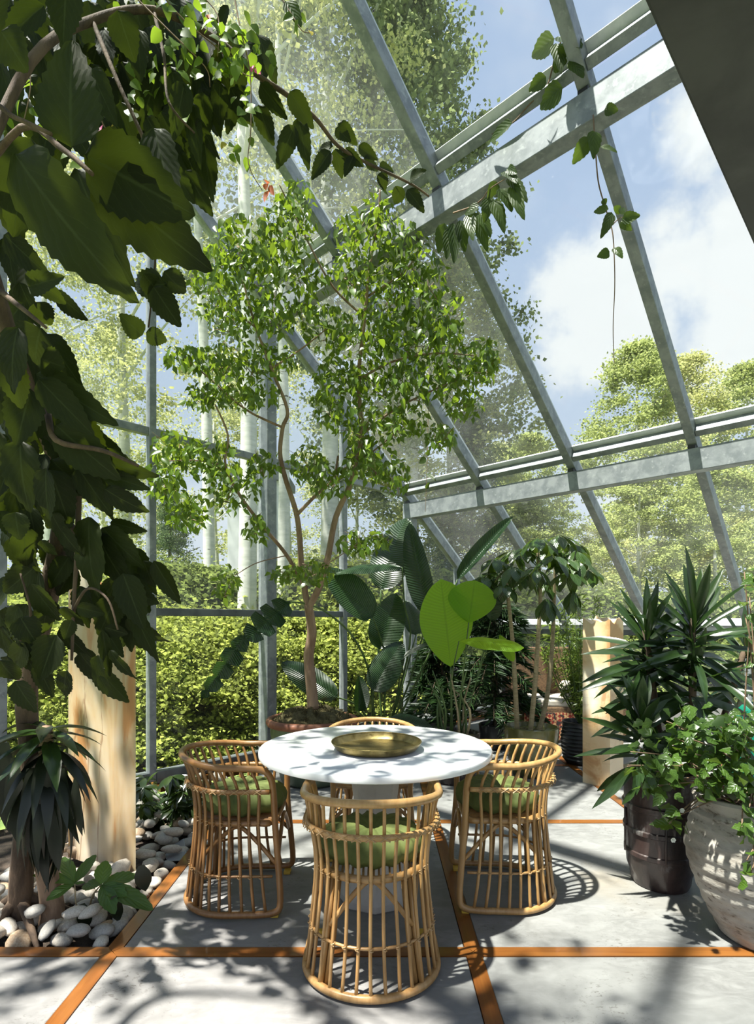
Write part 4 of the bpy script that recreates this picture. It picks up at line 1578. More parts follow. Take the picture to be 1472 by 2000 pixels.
def conifer(c, h, spread, n, lab, mat, seed):
    r2 = random.Random(seed)
    root = tag(empty('norfolk_pine', c), lab, 'plant')
    pot(root, c, [(0.0, 0.0), (0.13, 0.0), (0.15, 0.02), (0.17, 0.26), (0.155, 0.27), (0.145, 0.22)], M['black_glaze'], soil=0.15, soil_z=0.22, n=24)
    branch(root, [c + Vector((0, 0, 0.2)), c + Vector((0.02, 0, h * 0.5)), c + Vector((0, 0.02, h))], 0.022, 0.006, M['bark_dark'], 'trunk')
    cs, ds = [], []
    for i in range(n):
        z = 0.35 + (h - 0.4) * (i + r2.random()) / n
        a = r2.uniform(0, 6.283)
        L = spread * (1.05 - 0.75 * z / h) * r2.uniform(0.7, 1.1)
        d = Vector((math.cos(a), math.sin(a), 0))
        p0 = c + Vector((0, 0, z))
        p1 = p0 + d * L * 0.55 + Vector((0, 0, 0.06))
        p2 = p0 + d * L + Vector((0, 0, -0.16 * L / spread))
        br, sp = branch(root, [p0, p1, p2], 0.006, 0.002, M['bark_dark'], 'bough', 6, 5)
        s = d.cross(Z)
        for k in range(110):
            t = r2.random() ** 0.7
            q = sp[min(len(sp) - 1, int(t * (len(sp) - 1)))]
            cs.append(q)
            ds.append(s * r2.choice((-1, 1)) * 0.8 + d * 0.7 + Vector((0, 0, r2.gauss(-0.35, 0.3))))
    o = leaf_cloud('needle_sprays', mat, cs, ds, [r2.uniform(0.08, 0.18) for _ in cs], 0.13, root, npts=4)
    o['kind'] = 'stuff'
    return root


conifer(Vector((1.28, 6.15, 0)), 1.60, 0.74, 66, 'dark soft-needled conifer behind the three umbrella tree canes', M['conifer'], 3)
conifer(Vector((0.72, 6.35, 0)), 1.20, 0.56, 44, 'smaller dark conifer in shadow behind the lime paddle plant', M['conifer'], 5)

# narrow-leaved pale plant in the black ribbed pot
NB = Vector((1.99, 5.50, 0))
nb = tag(empty('weeping_podocarp', NB), 'narrow pale-leaved shrub in a black ribbed pot behind the onyx pillar', 'plant')
prof = [(0.0, 0.0), (0.13, 0.0), (0.15, 0.02)]
for i in range(10):
    z = 0.04 + i * 0.035
    r = 0.165 + 0.02 * math.sin(i / 9 * 3)
    prof += [(r, z), (r + 0.008, z + 0.012), (r, z + 0.024)]
prof += [(0.175, 0.41), (0.16, 0.41), (0.155, 0.36)]
pot(nb, NB, prof, M['black_glaze'], soil=0.16, soil_z=0.36)
cs, ds = [], []
for i in range(52):
    a = rnd.uniform(0, 6.283)
    top = NB + Vector((0.42 * math.cos(a) * rnd.random(), 0.42 * math.sin(a) * rnd.random(), rnd.uniform(0.8, 1.72)))
    br, sp = branch(nb, [NB + Vector((0, 0, 0.36)), NB.lerp(top, 0.6) + Vector((0, 0, 0.1)), top], 0.006, 0.002, M['stem_green'], 'branch', 6, 5)
    for k in range(46):
        q = sp[rnd.randrange(len(sp) // 3, len(sp))]
        cs.append(q)
        ds.append(Vector((rnd.gauss(0, 1), rnd.gauss(0, 1), rnd.gauss(0.1, 0.7))))
o = leaf_cloud('foliage', M['podo'], cs, ds, [rnd.uniform(0.06, 0.12) for _ in cs], 0.13, nb, npts=4)
o['kind'] = 'stuff'

# ------------------------------------------------------------------ dracaena in the weathered dark pot
DB = Vector((1.50, 2.98, 0))
dr = tag(empty('dracaena', DB), 'dark strap-leaved dracaena in a weathered brown-black banded pot', 'plant')
prof = [(0.0, 0.0), (0.135, 0.0), (0.145, 0.02), (0.15, 0.06), (0.165, 0.10), (0.172, 0.16), (0.180, 0.165), (0.180, 0.185), (0.174, 0.19), (0.177, 0.28), (0.186, 0.285), (0.186, 0.305), (0.178, 0.31),
        (0.180, 0.40), (0.190, 0.405), (0.190, 0.43), (0.180, 0.435), (0.178, 0.55), (0.175, 0.60), (0.160, 0.60), (0.155, 0.52)]
drpot = pot(dr, DB, prof, M['dark_glaze'], n=48, soil=0.16, soil_z=0.52, wob=lambda r, z, a: (r * (1 + 0.012 * math.sin(a * 3 + z * 9)), z))
for k in range(5):
    a = -1.9 + k * 1.25
    b = MB()
    b.tube([DB + Vector((0.184 * math.cos(a), 0.184 * math.sin(a), z)) for z in (0.17, 0.30, 0.42)], 0.006, 5)
    b.build('pot_rib', M['dark_glaze'], drpot, smooth=True)
HEADS = [((1260, 1268, 2.95), 38, 0.35, (1298, 1540, 2.98), 0.0), ((1352, 1246, 2.85), 42, 0.41, (1345, 1540, 2.95), 0.1), ((1250, 1440, 2.78), 32, 0.30, (1290, 1540, 2.93), -0.1),
         ((1350, 1345, 2.86), 34, 0.38, (1345, 1540, 2.95), -0.4), ((1455, 1300, 3.05), 26, 0.38, (1350, 1540, 3.0), 0.0), ((1262, 1350, 3.0), 28, 0.33, (1298, 1540, 2.98), -0.4)]
for (px, py, Y), n, ln, bs, lift in HEADS:
    h = at(px, py, Y)
    b0 = at(*bs)
    b0.z = 0.5
    branch(dr, [b0, b0.lerp(h, 0.5) + Vector((0.01, 0, 0)), h + Vector((0, 0, 0.10))], 0.019, 0.016, M['bark_dark'], 'cane')
    for i in range(n):
        f = i / n                        # 0 oldest, low and drooping; 1 newest, upright
        a = i * 2.399 + rnd.uniform(-.25, .25)
        el = -0.45 + 1.85 * f ** 1.3 + lift * (1 - f) + rnd.gauss(0, 0.14)
        d = Vector((math.cos(a) * math.cos(el), math.sin(a) * math.cos(el), math.sin(el)))
        l = ln * rnd.uniform(0.72, 1.12) * (1 - 0.2 * f)
        p = h + Vector((0, 0, -0.14 + 0.24 * f)) + d * 0.012
        put_leaf(dr, 'strap', p, p + d * l, 0.046 * rnd.uniform(0.8, 1.2), (-d.x * 0.5, -d.y * 0.4 - 0.75, 0.75), which=0 if f > 0.62 else 1)
for (bx, by, tx, ty, w) in ((1262, 1490, 1236, 1545, .055), (1278, 1500, 1255, 1560, .045), (1288, 1488, 1285, 1560, .06), (1245, 1535, 1215, 1572, .03)):
    put_leaf(dr, 'strap', at(bx, by, 2.74), at(tx, ty, 2.70), w, (0, -1, 0.3), which=0)

# ------------------------------------------------------------------ ivy-leaved bush in the big chalky pot
WB = Vector((1.70, 2.47, 0))
iv = tag(empty('ivy_bush', WB), 'bright leafy trailing bush in the big chalky ridged pot at the right edge', 'plant')
prof = [(0.0, 0.0), (0.165, 0.0), (0.18, 0.015)]
for i in range(61):
    t = i / 60
    z = 0.03 + 0.52 * t
    r = 0.18 + 0.125 * math.sin(min(1, t * 1.25) * math.pi / 2) - 0.03 * max(0, t - 0.7) / 0.3
    saw = (t * 9.3) % 1.0
    prof.append((r + 0.007 * (min(1, saw * 4) * (1 - saw) * 1.4), z))
prof += [(0.268, 0.565), (0.275, 0.60), (0.282, 0.615), (0.275, 0.628), (0.25, 0.625), (0.24, 0.54)]
pot(iv, WB, prof, M['chalky'], n=56, soil=0.245, soil_z=0.54, wob=lambda r, z, a: (r * (1 + 0.016 * math.sin(a * 2 + z * 7) + 0.007 * math.sin(a * 5 - z * 12)), z + 0.022 * math.sin(a + 2.4) * min(1, z * 8)))
IVB = [(1400, 1440, 60, 40, 2.35, 60), (1330, 1440, 55, 35, 2.4, 46), (1450, 1430, 40, 45, 2.3, 45), (1300, 1500, 45, 35, 2.38, 40), (1400, 1510, 60, 40, 2.3, 55), (1455, 1520, 30, 50, 2.25, 36),
       (1290, 1535, 40, 18, 2.4, 16), (1318, 1600, 20, 26, 2.42, 14), (1250, 1480, 30, 25, 2.5, 12), (1460, 1610, 16, 50, 2.2, 14), (1465, 1690, 12, 30, 2.18, 8), (1380, 1480, 80, 60, 2.5, 60), (1465, 1140, 14, 30, 2.5, 8), (1460, 1200, 20, 50, 2.5, 10)]
ivl = []
for px, py, rx, ry, Y, n in IVB:
    for _ in range(n):
        p = at(px + rnd.gauss(0, 0.6) * rx, py + rnd.gauss(0, 0.6) * ry, Y + rnd.gauss(0, 0.06))
        d = Vector((rnd.gauss(0, 0.8), rnd.gauss(0, 0.8), -0.35 + rnd.gauss(0, 0.4))).normalized()
        ivl.append((p, d, rnd.uniform(0.045, 0.072)))
rnd.shuffle(ivl)
for p, d, s in ivl[:295]:
    put_leaf(iv, 'ivy', p, p + d * s, s * 0.85, (rnd.gauss(0, .4), -0.7, 0.9))
o = leaf_cloud('foliage', M['ivy_cloud'], [q[0] for q in ivl[295:]], [q[1] for q in ivl[295:]], [q[2] for q in ivl[295:]], 0.8, iv)
o['kind'] = 'stuff'
for px, py, rx, ry, Y, n in IVB:
    for _ in range(3):
        q = at(px + rnd.uniform(-1, 1) * rx, py + rnd.uniform(-1, 1) * ry, Y)
        s = WB + Vector((rnd.uniform(-.12, .12), rnd.uniform(-.12, .1), 0.55))
        branch(iv, [s, s.lerp(q, 0.5) + Vector((0, 0, 0.08)), q], 0.005, 0.0025, M['vine_stem'], 'stem', 4, 5)
for px, py, Y in ((1330, 1582, 2.36), (1313, 1640, 2.34)):
    c = at(px, py, Y)
    b = MB()
    b.lathe([(0.0, -0.004), (0.004, 0.0), (0.0, 0.005)], 8, c)
    fl = tag(b.build('flower', M['white_petal'], iv), 'small white flower')
    for k in range(6):
        a = k * 1.047
        put_leaf(fl, 'petal', c, c + Vector((0.012 * math.cos(a), -0.006, 0.012 * math.sin(a))), 0.011, (0, -1, 0.2), 'petal')

# ------------------------------------------------------------------ coarse-leaved tree in the left foreground
FB = Vector((-1.66, 2.62, -0.03))
ft = tag(empty('large_leaved_tree', FB), 'dark large-leaved tree with toothed leaves filling the left foreground', 'tree')
tb_ = M['bark_dark']
branch(ft, [FB, FB + Vector((0.02, -0.02, 0.25))] + pp([(60, 1500, 2.55), (52, 1350, 2.45), (95, 1160, 2.35), (124, 1000, 2.2), (104, 880, 2.05), (60, 780, 1.9), (25, 680, 1.8), (-10, 560, 1.7), (-60, 380, 1.6)]), 0.055, 0.020, tb_, 'trunk')
for k, (a, d) in enumerate(((0.3, 0.28), (1.6, 0.2), (2.8, 0.25), (4.4, 0.2), (5.5, 0.3))):
    e = FB + Vector((d * math.cos(a), d * math.sin(a), 0.0))
    branch(ft, [FB + Vector((0, 0, 0.14)), FB + Vector((d * 0.5 * math.cos(a), d * 0.5 * math.sin(a), 0.07)), e], 0.03, 0.008, tb_, 'root')
FBR = [
    ([(124, 1000, 2.2), (160, 1060, 2.15), (200, 1090, 2.1), (260, 1075, 2.1)], .014, .006),
    ([(104, 880, 2.05), (150, 930, 2.0), (150, 1080, 2.05), (145, 1160, 2.05), (140, 1290, 2.05)], .013, .005),
    ([(60, 780, 1.9), (90, 800, 1.85), (110, 860, 1.8), (200, 880, 1.8), (270, 910, 1.8)], .014, .005),
    ([(140, 1200, 2.05), (170, 1150, 2.0), (210, 1170, 1.95), (230, 1230, 1.95)], .006, .003),
    ([(40, 1250, 2.1), (60, 1200, 2.0), (40, 1120, 1.95)], .006, .003),
    ([(-10, 560, 1.7), (40, 600, 1.6), (90, 640, 1.55)], .010, .004),
    ([(-60, 380, 1.6), (40, 250, 1.45), (120, 290, 1.35), (180, 340, 1.3)], .010, .005),
    ([(-60, 380, 1.6), (60, 120, 1.7), (180, 40, 1.9), (300, 20, 2.0), (420, 75, 2.1), (500, 145, 2.15), (560, 185, 2.2), (615, 230, 2.25), (660, 285, 2.3), (720, 320, 2.35), (800, 358, 2.4), (838, 384, 2.42)], .016, .004),
    ([(180, 40, 1.9), (230, 160, 1.85), (300, 330, 1.9), (305, 480, 2.0), (290, 640, 2.1)], .008, .003),
    ([(300, 20, 2.0), (320, 110, 1.95), (330, 200, 1.9), (380, 260, 1.95)], .007, .003),
    ([(-60, 380, 1.6), (-20, 220, 1.3), (30, 230, 1.25), (100, 262, 1.22)], .007, .004),
]
for q, a, c in FBR:
    branch(ft, pp(q), a, c, tb_)
KEY = [  # base px, tip px, width px, depth
    (140, 288, 128, 62, 122, 1.25), (30, 300, 208, 580, 150, 1.2), (165, 302, 372, 418, 132, 1.32), (182, 335, 388, 525, 128, 1.35), (150, 330, 225, 545, 95, 1.5),
    (2, 60, 52, 140, 72, 1.5), (130, -40, 122, 86, 66, 1.5), (60, 270, 20, 460, 90, 1.6), (230, 20, 260, 120, 60, 1.8), (300, 250, 345, 420, 66, 1.75),
    (508, 163, 560, 234, 34, 2.15), (566, 178, 612, 252, 36, 2.15), (575, 245, 540, 328, 34, 2.2), (582, 230, 600, 320, 32, 2.2), (505, 205, 528, 285, 38, 2.15), (450, 170, 490, 245, 34, 2.1),
    (645, 295, 608, 350, 30, 2.28), (655, 290, 668, 350, 25, 2.3), (650, 285, 612, 292, 18, 2.28), (660, 240, 698, 280, 26, 2.3), (655, 250, 685, 275, 24, 2.3), (670, 295, 710, 325, 25, 2.32),
    (700, 285, 738, 312, 22, 2.33), (710, 310, 745, 330, 22, 2.34), (740, 325, 770, 335, 20, 2.36), (785, 365, 765, 405, 26, 2.4), (795, 370, 830, 412, 28, 2.4), (800, 350, 825, 330, 20, 2.4),
    (745, 335, 750, 375, 22, 2.36), (690, 305, 672, 345, 22, 2.32), (470, 165, 440, 262, 36, 2.1), (430, 160, 425, 240, 34, 2.05), (395, 180, 400, 262, 36, 2.0), (375, 200, 385, 325, 36, 2.0),
    (385, 230, 425, 315, 26, 2.0), (360, 160, 340, 270, 42, 1.95),
    (280, 535, 330, 595, 45, 2.0), (325, 555, 240, 560, 55, 2.0), (300, 560, 350, 640, 52, 2.0), (278, 655, 235, 615, 40, 2.1), (285, 650, 330, 670, 34, 2.1), (320, 530, 365, 578, 46, 2.0),
    (55, 560, 120, 540, 40, 1.7), (70, 590, 100, 640, 44, 1.7), (60, 540, 130, 595, 34, 1.7), (80, 640, 55, 715, 90, 1.7), (80, 700, 125, 720, 60, 1.7),
    (70, 730, 220, 828, 62, 1.75), (75, 740, 180, 850, 60, 1.7), (120, 800, 205, 885, 70, 1.8), (110, 830, 225, 940, 85, 1.8), (130, 870, 290, 950, 70, 1.85), (200, 925, 290, 955, 34, 1.9),
    (205, 955, 285, 1010, 48, 1.9), (60, 760, 30, 870, 70, 1.75), (40, 860, 35, 1000, 80, 1.8), (90, 915, 85, 1020, 55, 1.8), (20, 700, 40, 800, 55, 1.65), (35, 640, 0, 760, 70, 1.6),
    (175, 1010, 160, 1170, 72, 2.0), (190, 1040, 235, 1160, 62, 2.05), (200, 1030, 270, 1110, 52, 2.05), (215, 1020, 285, 1040, 28, 2.1), (280, 1095, 300, 1150, 34, 2.15), (300, 1095, 352, 1182, 36, 2.15),
    (240, 1120, 280, 1230, 56, 2.05), (250, 1150, 310, 1180, 40, 2.1), (255, 1170, 295, 1302, 40, 2.1), (65, 1110, 5, 1160, 50, 2.0), (60, 1140, 115, 1215, 60, 2.0), (35, 1185, 10, 1250, 40, 2.0),
    (40, 1205, 70, 1260, 56, 2.0), (110, 1240, 75, 1330, 62, 2.0), (125, 1185, 160, 1230, 40, 2.0), (130, 1310, 115, 1370, 36, 2.0), (30, 1330, 65, 1395, 55, 1.95), (0, 1290, 30, 1340, 50, 1.9),
    (190, 1280, 190, 1370, 36, 2.0), (195, 1320, 218, 1368, 22, 2.0), (205, 1225, 250, 1240, 34, 2.0), (215, 1270, 255, 1335, 26, 2.0), (200, 1230, 215, 1325, 24, 2.0), (150, 1185, 205, 1200, 30, 2.0),
    (140, 1210, 125, 1250, 28, 2.0), (30, 1000, 35, 1055, 50, 1.9), (80, 1055, 105, 1090, 32, 2.0), (100, 1000, 120, 1045, 40, 1.95),
]
for bx, by, tx, ty, w, Y in KEY:
    p = at(bx, by, Y)
    q = at(tx, ty, Y + (rnd.uniform(0.01, 0.09) if ty > by else rnd.uniform(-0.12, -0.05)))
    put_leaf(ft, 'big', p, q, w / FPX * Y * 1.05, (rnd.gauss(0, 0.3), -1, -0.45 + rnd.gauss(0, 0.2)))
FILL = [(60, 640, 60, 70, 1.9, 5), (50, 820, 55, 70, 2.0, 9), (150, 900, 60, 60, 2.05, 8), (80, 970, 75, 70, 2.1, 11), (50, 1130, 55, 80, 2.2, 12), (190, 1100, 75, 60, 2.25, 12), (250, 1150, 40, 60, 2.3, 6),
        (150, 1260, 70, 50, 2.2, 5), (45, 1270, 50, 60, 2.2, 8), (280, 60, 120, 80, 2.2, 30), (410, 110, 70, 70, 2.35, 16), (370, 230, 50, 80, 2.3, 9), (60, 60, 80, 80, 2.1, 13), (250, 160, 90, 70, 2.1, 12), (330, 330, 40, 70, 2.1, 6),
        (20, 420, 30, 90, 1.8, 5), (470, 60, 50, 50, 2.4, 8), (200, 60, 160, 70, 2.5, 34), (120, 200, 110, 90, 2.4, 22), (300, 180, 90, 70, 2.5, 22), (370, 90, 70, 60, 2.6, 14), (50, 720, 50, 90, 2.1, 12), (130, 880, 70, 60, 2.2, 12), (40, 950, 50, 120, 2.2, 14), (30, 560, 40, 80, 2.0, 8)]
for px, py, rx, ry, Y, n in FILL:
    for _ in range(n):
        p = at(px + rnd.uniform(-1, 1) * rx, py + rnd.uniform(-1, 1) * ry, Y + rnd.gauss(0, 0.1))
        d = Vector((rnd.gauss(0, 0.45), 0.3 + rnd.gauss(0, 0.25), -1)).normalized()
        l = rnd.uniform(0.12, 0.20)
        put_leaf(ft, 'big', p, p + d * l, l * rnd.uniform(0.45, 0.62), (rnd.gauss(0, 0.5), -1, rnd.gauss(-0.4, 0.3)))
# unseen crown leaves above and beside the frame, added to dapple floor and table
cs, ds = [], []
r2 = random.Random(21)
while len(cs) < 300:
    clump = Vector((r2.uniform(-3.4, 0.6), r2.uniform(-0.4, 2.4), r2.uniform(3.5, 5.4)))
    if r2.random() > (0.95 if clump.x < -1.6 else 0.40 if clump.x < -0.4 else 0.16):
        continue
    for _ in range(16):
        p = clump + Vector((r2.gauss(0, 0.2), r2.gauss(0, 0.2), r2.gauss(0, 0.12)))
        if p.z < EYE + 1.16 * p.y + 0.25 and p.x > -0.70 * p.y - 0.2:
            continue
        if not inside(p, 0.15):
            continue
        cs.append(p)
        ds.append(Vector((r2.gauss(0, 0.5), r2.gauss(0, 0.5), -0.6)))
o = leaf_cloud('dapple_foliage', M['big_cloud'], cs, ds, [r2.uniform(0.13, 0.21) for _ in cs], 0.58, ft)
o['kind'] = 'stuff'
cs2, ds2 = [], []  # more leaves out of view, added to keep the lower left shaded
for _ in range(36):
    clump = Vector((r2.uniform(-3.5, -1.9), r2.uniform(1.0, 2.7), r2.uniform(2.6, 4.3)))
    for _ in range(15):
        p = clump + Vector((r2.gauss(0, 0.2), r2.gauss(0, 0.2), r2.gauss(0, 0.12)))
        if p.x > -0.70 * p.y - 0.2 or not inside(p, 0.15):
            continue
        cs2.append(p)
        ds2.append(Vector((r2.gauss(0, 0.5), r2.gauss(0, 0.5), -0.6)))
o = leaf_cloud('shade_foliage', M['big_cloud'], cs2, ds2, [r2.uniform(0.13, 0.21) for _ in cs2], 0.58, ft)
o['kind'] = 'stuff'
for q in ([(-1.75, 1.3, 2.6), (-1.9, 1.4, 3.4), (-1.6, 1.2, 4.2), (-0.8, 0.9, 4.7)], [(-1.9, 1.4, 3.4), (-2.4, 1.5, 4.2), (-2.9, 1.7, 4.6)], [(-1.6, 1.2, 4.2), (-0.9, 0.3, 4.6), (-0.1, 0.1, 4.9)]):
    branch(ft, q, 0.03, 0.008, tb_)

# ------------------------------------------------------------------ trailing vine with small bright leaves, pink and russet bracts
vn0 = at(430, 60, 2.0)
bg = tag(empty('bougainvillea_vine', vn0), 'wispy bright-leaved vine with pink and russet bracts, hanging at top left', 'vine')
VS = [[(300, -30, 1.9), (360, 40, 1.95), (420, 90, 2.0), (470, 140, 2.05), (496, 150, 2.05)], [(455, -20, 2.0), (470, 60, 2.0), (488, 140, 2.0), (490, 250, 2.02), (485, 320, 2.02), (512, 372, 2.05)],
      [(540, -20, 2.1), (570, 30, 2.1), (590, 60, 2.1), (606, 64, 2.1)], [(250, -20, 1.9), (330, 60, 1.9), (400, 130, 1.95), (410, 170, 2.0)], [(380, -20, 2.0), (425, 30, 2.0), (425, 110, 2.0)], [(20, 60, 1.9), (60, 150, 1.9), (40, 260, 1.9)],
      [(160, 130, 1.9), (200, 240, 1.9), (240, 300, 1.95)]]
for s in VS:
    branch(bg, pp(s), 0.0028, 0.0014, M['vine_stem'], 'stem', 5, 5)
for px, py, rx, ry, Y, n in ((370, 50, 70, 50, 1.95, 42), (455, 90, 35, 60, 2.0, 34), (405, 125, 50, 25, 2.0, 22), (300, 120, 80, 60, 2.05, 26), (515, 110, 28, 30, 2.05, 10), (480, 200, 20, 50, 2.02, 9), (580, 25, 18, 20, 2.1, 5), (470, 290, 20, 25, 2.02, 6), (290, 200, 40, 40, 2.1, 14), (60, 200, 60, 80, 2.0, 14), (180, 330, 60, 60, 2.1, 10), (330, 10, 80, 20, 2.0, 12)):
    for _ in range(n):
        p = at(px + rnd.gauss(0, .6) * rx, py + rnd.gauss(0, .6) * ry, Y + rnd.gauss(0, .05))
        d = Vector((rnd.gauss(0, .7), rnd.gauss(0, .5), -0.5)).normalized()
        l = rnd.uniform(0.03, 0.055)
        put_leaf(bg, 'bright', p, p + d * l, l * 0.75, (rnd.gauss(0, .6), -1, .3))
for px, py, kind in ((494, 128, 'pink'), (498, 134, 'pink'), (520, 352, 'orange'), (526, 362, 'orange'), (524, 372, 'orange'), (518, 358, 'orange'), (410, 28, 'orange'), (190, 250, 'pink'), (200, 244, 'pink'), (605, 60, 'yellow'), (25, 52, 'yellow'), (220, 240, 'yellow'), (440, 278, 'yellow')):
    p = at(px, py, 2.04)
    put_leaf(bg, kind, p, p + Vector((rnd.gauss(0, .012), -0.008, -0.028 + rnd.gauss(0, .01))), 0.022, (rnd.gauss(0, .6), -1, .2), 'bract' if kind != 'yellow' else 'leaf')
put_leaf(bg, 'vine', at(558, 2, 2.1), at(588, 45, 2.1), 0.06, (0, -1, 0.2))

# ------------------------------------------------------------------ climber on the roof beam
LV_ = -2.19
cl = tag(empty('climbing_vine', on_l(1080, 130, LV_)), 'leafy climber creeping along and hanging from the upper steel beam', 'vine')


def vine_stem(pts, r=0.005):
    branch(cl, [on_l(x, y, LV_ - off) for x, y, off in pts], r, r * 0.45, M['vine_stem'], 'stem', 5, 5)


vine_stem([(1100, 70, .05), (1084, 110, .04), (1078, 135, .03), (1066, 170, .02), (1030, 208, .02), (1000, 240, .02), (960, 262, .02)], 0.006)
vine_stem([(885, 416, .02), (920, 404, .06), (942, 388, .08), (955, 370, .1), (985, 350, .1)], 0.006)
vine_stem([(1158, 225, .02), (1163, 300, .05), (1168, 355, .06), (1180, 400, .06), (1195, 450, .06), (1199, 500, .06), (1200, 560, .06), (1197, 640, .06), (1199, 710, .06)], 0.0045)
vine_stem([(1195, 440, .06), (1212, 425, .06), (1235, 425, .06)], 0.003)
for bx, by, tx, ty, w, which in ((1082, 75, 1034, 110, 40, 0), (1090, 72, 1136, 78, 38, 0), (1086, 85, 1098, 118, 30, 1), (1078, 128, 1106, 118, 28, 0), (1112, 118, 1142, 138, 32, 1), (1066, 150, 1032, 176, 30, 0), (1098, 170, 1048, 208, 44, 1), (1000, 240, 948, 274, 30, 0),
                                 (985, 335, 1008, 347, 26, 0), (992, 348, 1032, 374, 28, 1), (1000, 360, 1016, 410, 28, 1), (975, 368, 1002, 406, 30, 0), (955, 385, 948, 425, 26, 1), (962, 392, 988, 436, 28, 1), (935, 402, 905, 416, 22, 0), (928, 415, 950, 476, 28, 1), (915, 418, 922, 462, 24, 0),
                                 (935, 418, 962, 448, 26, 1), (868, 436, 854, 490, 28, 1), (885, 436, 890, 505, 28, 0), (898, 430, 908, 482, 26, 1), (880, 445, 872, 500, 26, 0), (970, 355, 955, 385, 22, 1), (990, 330, 1005, 335, 18, 0),
                                 (1152, 268, 1118, 318, 30, 1), (1158, 255, 1166, 298, 30, 1), (1172, 286, 1206, 292, 14, 0), (1180, 214, 1206, 212, 22, 1), (1188, 408, 1156, 412, 16, 0), (1195, 415, 1180, 454, 22, 1), (1200, 415, 1212, 402, 18, 0), (1210, 418, 1222, 402, 14, 1), (1214, 428, 1248, 420, 22, 0), (1212, 432, 1232, 447, 18, 1), (1178, 388, 1182, 402, 12, 0),
                                 (1190, 492, 1168, 500, 20, 0), (1198, 484, 1216, 496, 18, 1)):
    p = on_l(bx, by, LV_ - 0.08)
    q = on_l(tx, ty, LV_ - 0.08 - rnd.uniform(-0.03, 0.06))
    put_leaf(cl, 'vine', p, q, (w / FPX) * p.y * 1.0, (rnd.gauss(0, .3), -1, rnd.gauss(-0.4, .2)), which=which)
# a second thread hanging by the corner post
branch(cl, [on_l(838, 700, -0.9), on_l(835, 860, -0.9), on_l(832, 960, -0.9), on_l(830, 1000, -0.9)], 0.004, 0.002, M['vine_stem'], 'stem')
for bx, by, tx, ty, w in ((832, 895, 818, 905, 14), (834, 890, 838, 878, 9), (833, 925, 850, 936, 9), (832, 955, 838, 942, 8), (826, 880, 815, 884, 8)):
    p = on_l(bx, by, -0.9)
    put_leaf(cl, 'vine', p, on_l(tx, ty, -0.92), w / FPX * p.y, (0, -1, .2))

# ------------------------------------------------------------------ dark drooping plant at the left, seedling and low shrub in the pebbles
KB = Vector((-1.50, 2.60, -0.03))
dk = tag(empty('drooping_dracaena', KB), 'dark drooping strap-leaved plant in shade against the brown-veined onyx slab', 'plant')
hd = at(92, 1420, 2.42)
branch(dk, [KB, KB + Vector((0.0, 0.0, 0.12)), at(80, 1620, 2.55), at(88, 1500, 2.47), hd], 0.06, 0.022, M['bark_tan'], 'trunk', 5, 9)
for i in range(66):
    f = i / 66
    a = i * 2.399
    h = hd + Vector((0, 0, -0.30 + 0.30 * f))
    el = -1.15 + 1.5 * f ** 1.5
    d = Vector((math.cos(a) * math.cos(el), math.sin(a) * math.cos(el), math.sin(el)))
    l = 0.36 - 0.12 * f + rnd.uniform(-.05, .05)
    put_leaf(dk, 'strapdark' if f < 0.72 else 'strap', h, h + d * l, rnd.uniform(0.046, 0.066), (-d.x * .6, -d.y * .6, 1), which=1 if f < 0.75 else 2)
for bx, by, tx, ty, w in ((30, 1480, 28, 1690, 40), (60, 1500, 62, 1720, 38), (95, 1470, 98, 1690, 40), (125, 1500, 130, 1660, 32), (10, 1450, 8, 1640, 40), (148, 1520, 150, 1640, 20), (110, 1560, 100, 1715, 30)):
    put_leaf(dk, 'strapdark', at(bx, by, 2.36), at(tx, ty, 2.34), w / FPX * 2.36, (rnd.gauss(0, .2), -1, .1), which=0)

SD = on_floor(172, 1788, 0.0)
sd = tag(empty('seedling', SD), 'small bright seedling with spread leaves in front of the onyx slab', 'plant')
hub = at(198, 1728, 2.62)
branch(sd, [SD, SD.lerp(hub, 0.5) + Vector((-0.01, 0, 0.02)), hub], 0.005, 0.003, M['stem_pale'], 'stem')
for tx, ty, w, dy in ((204, 1680, 34, 0.05), (266, 1706, 34, 0.04), (296, 1768, 36, -0.10), (222, 1778, 32, -0.14), (158, 1728, 26, 0.02), (245, 1745, 30, -0.06)):
    put_leaf(sd, 'seed', hub, at(tx, ty, 2.62 + dy), w / FPX * 2.62, (0, -0.55, 1))
h2 = at(146, 1726, 2.58)
branch(sd, [SD, at(150, 1770, 2.58), h2], 0.004, 0.0025, M['stem_pale'], 'stem')
for tx, ty, w, dy in ((62, 1702, 24, 0.0), (88, 1755, 26, -0.08), (165, 1722, 8, -0.02), (120, 1668, 26, 0.1), (185, 1665, 26, 0.1)):
    put_leaf(sd, 'seed', h2, at(tx, ty, 2.6 + dy), w / FPX * 2.6, (0, -0.55, 1))
for tx, ty, w in ((170, 1820, 26), (232, 1805, 24), (285, 1745, 30)):
    put_leaf(sd, 'strapdark', at(tx - 10, ty - 55, 2.55), at(tx, ty, 2.55), w / FPX * 2.6, (0.4, -1, .4), which=0)

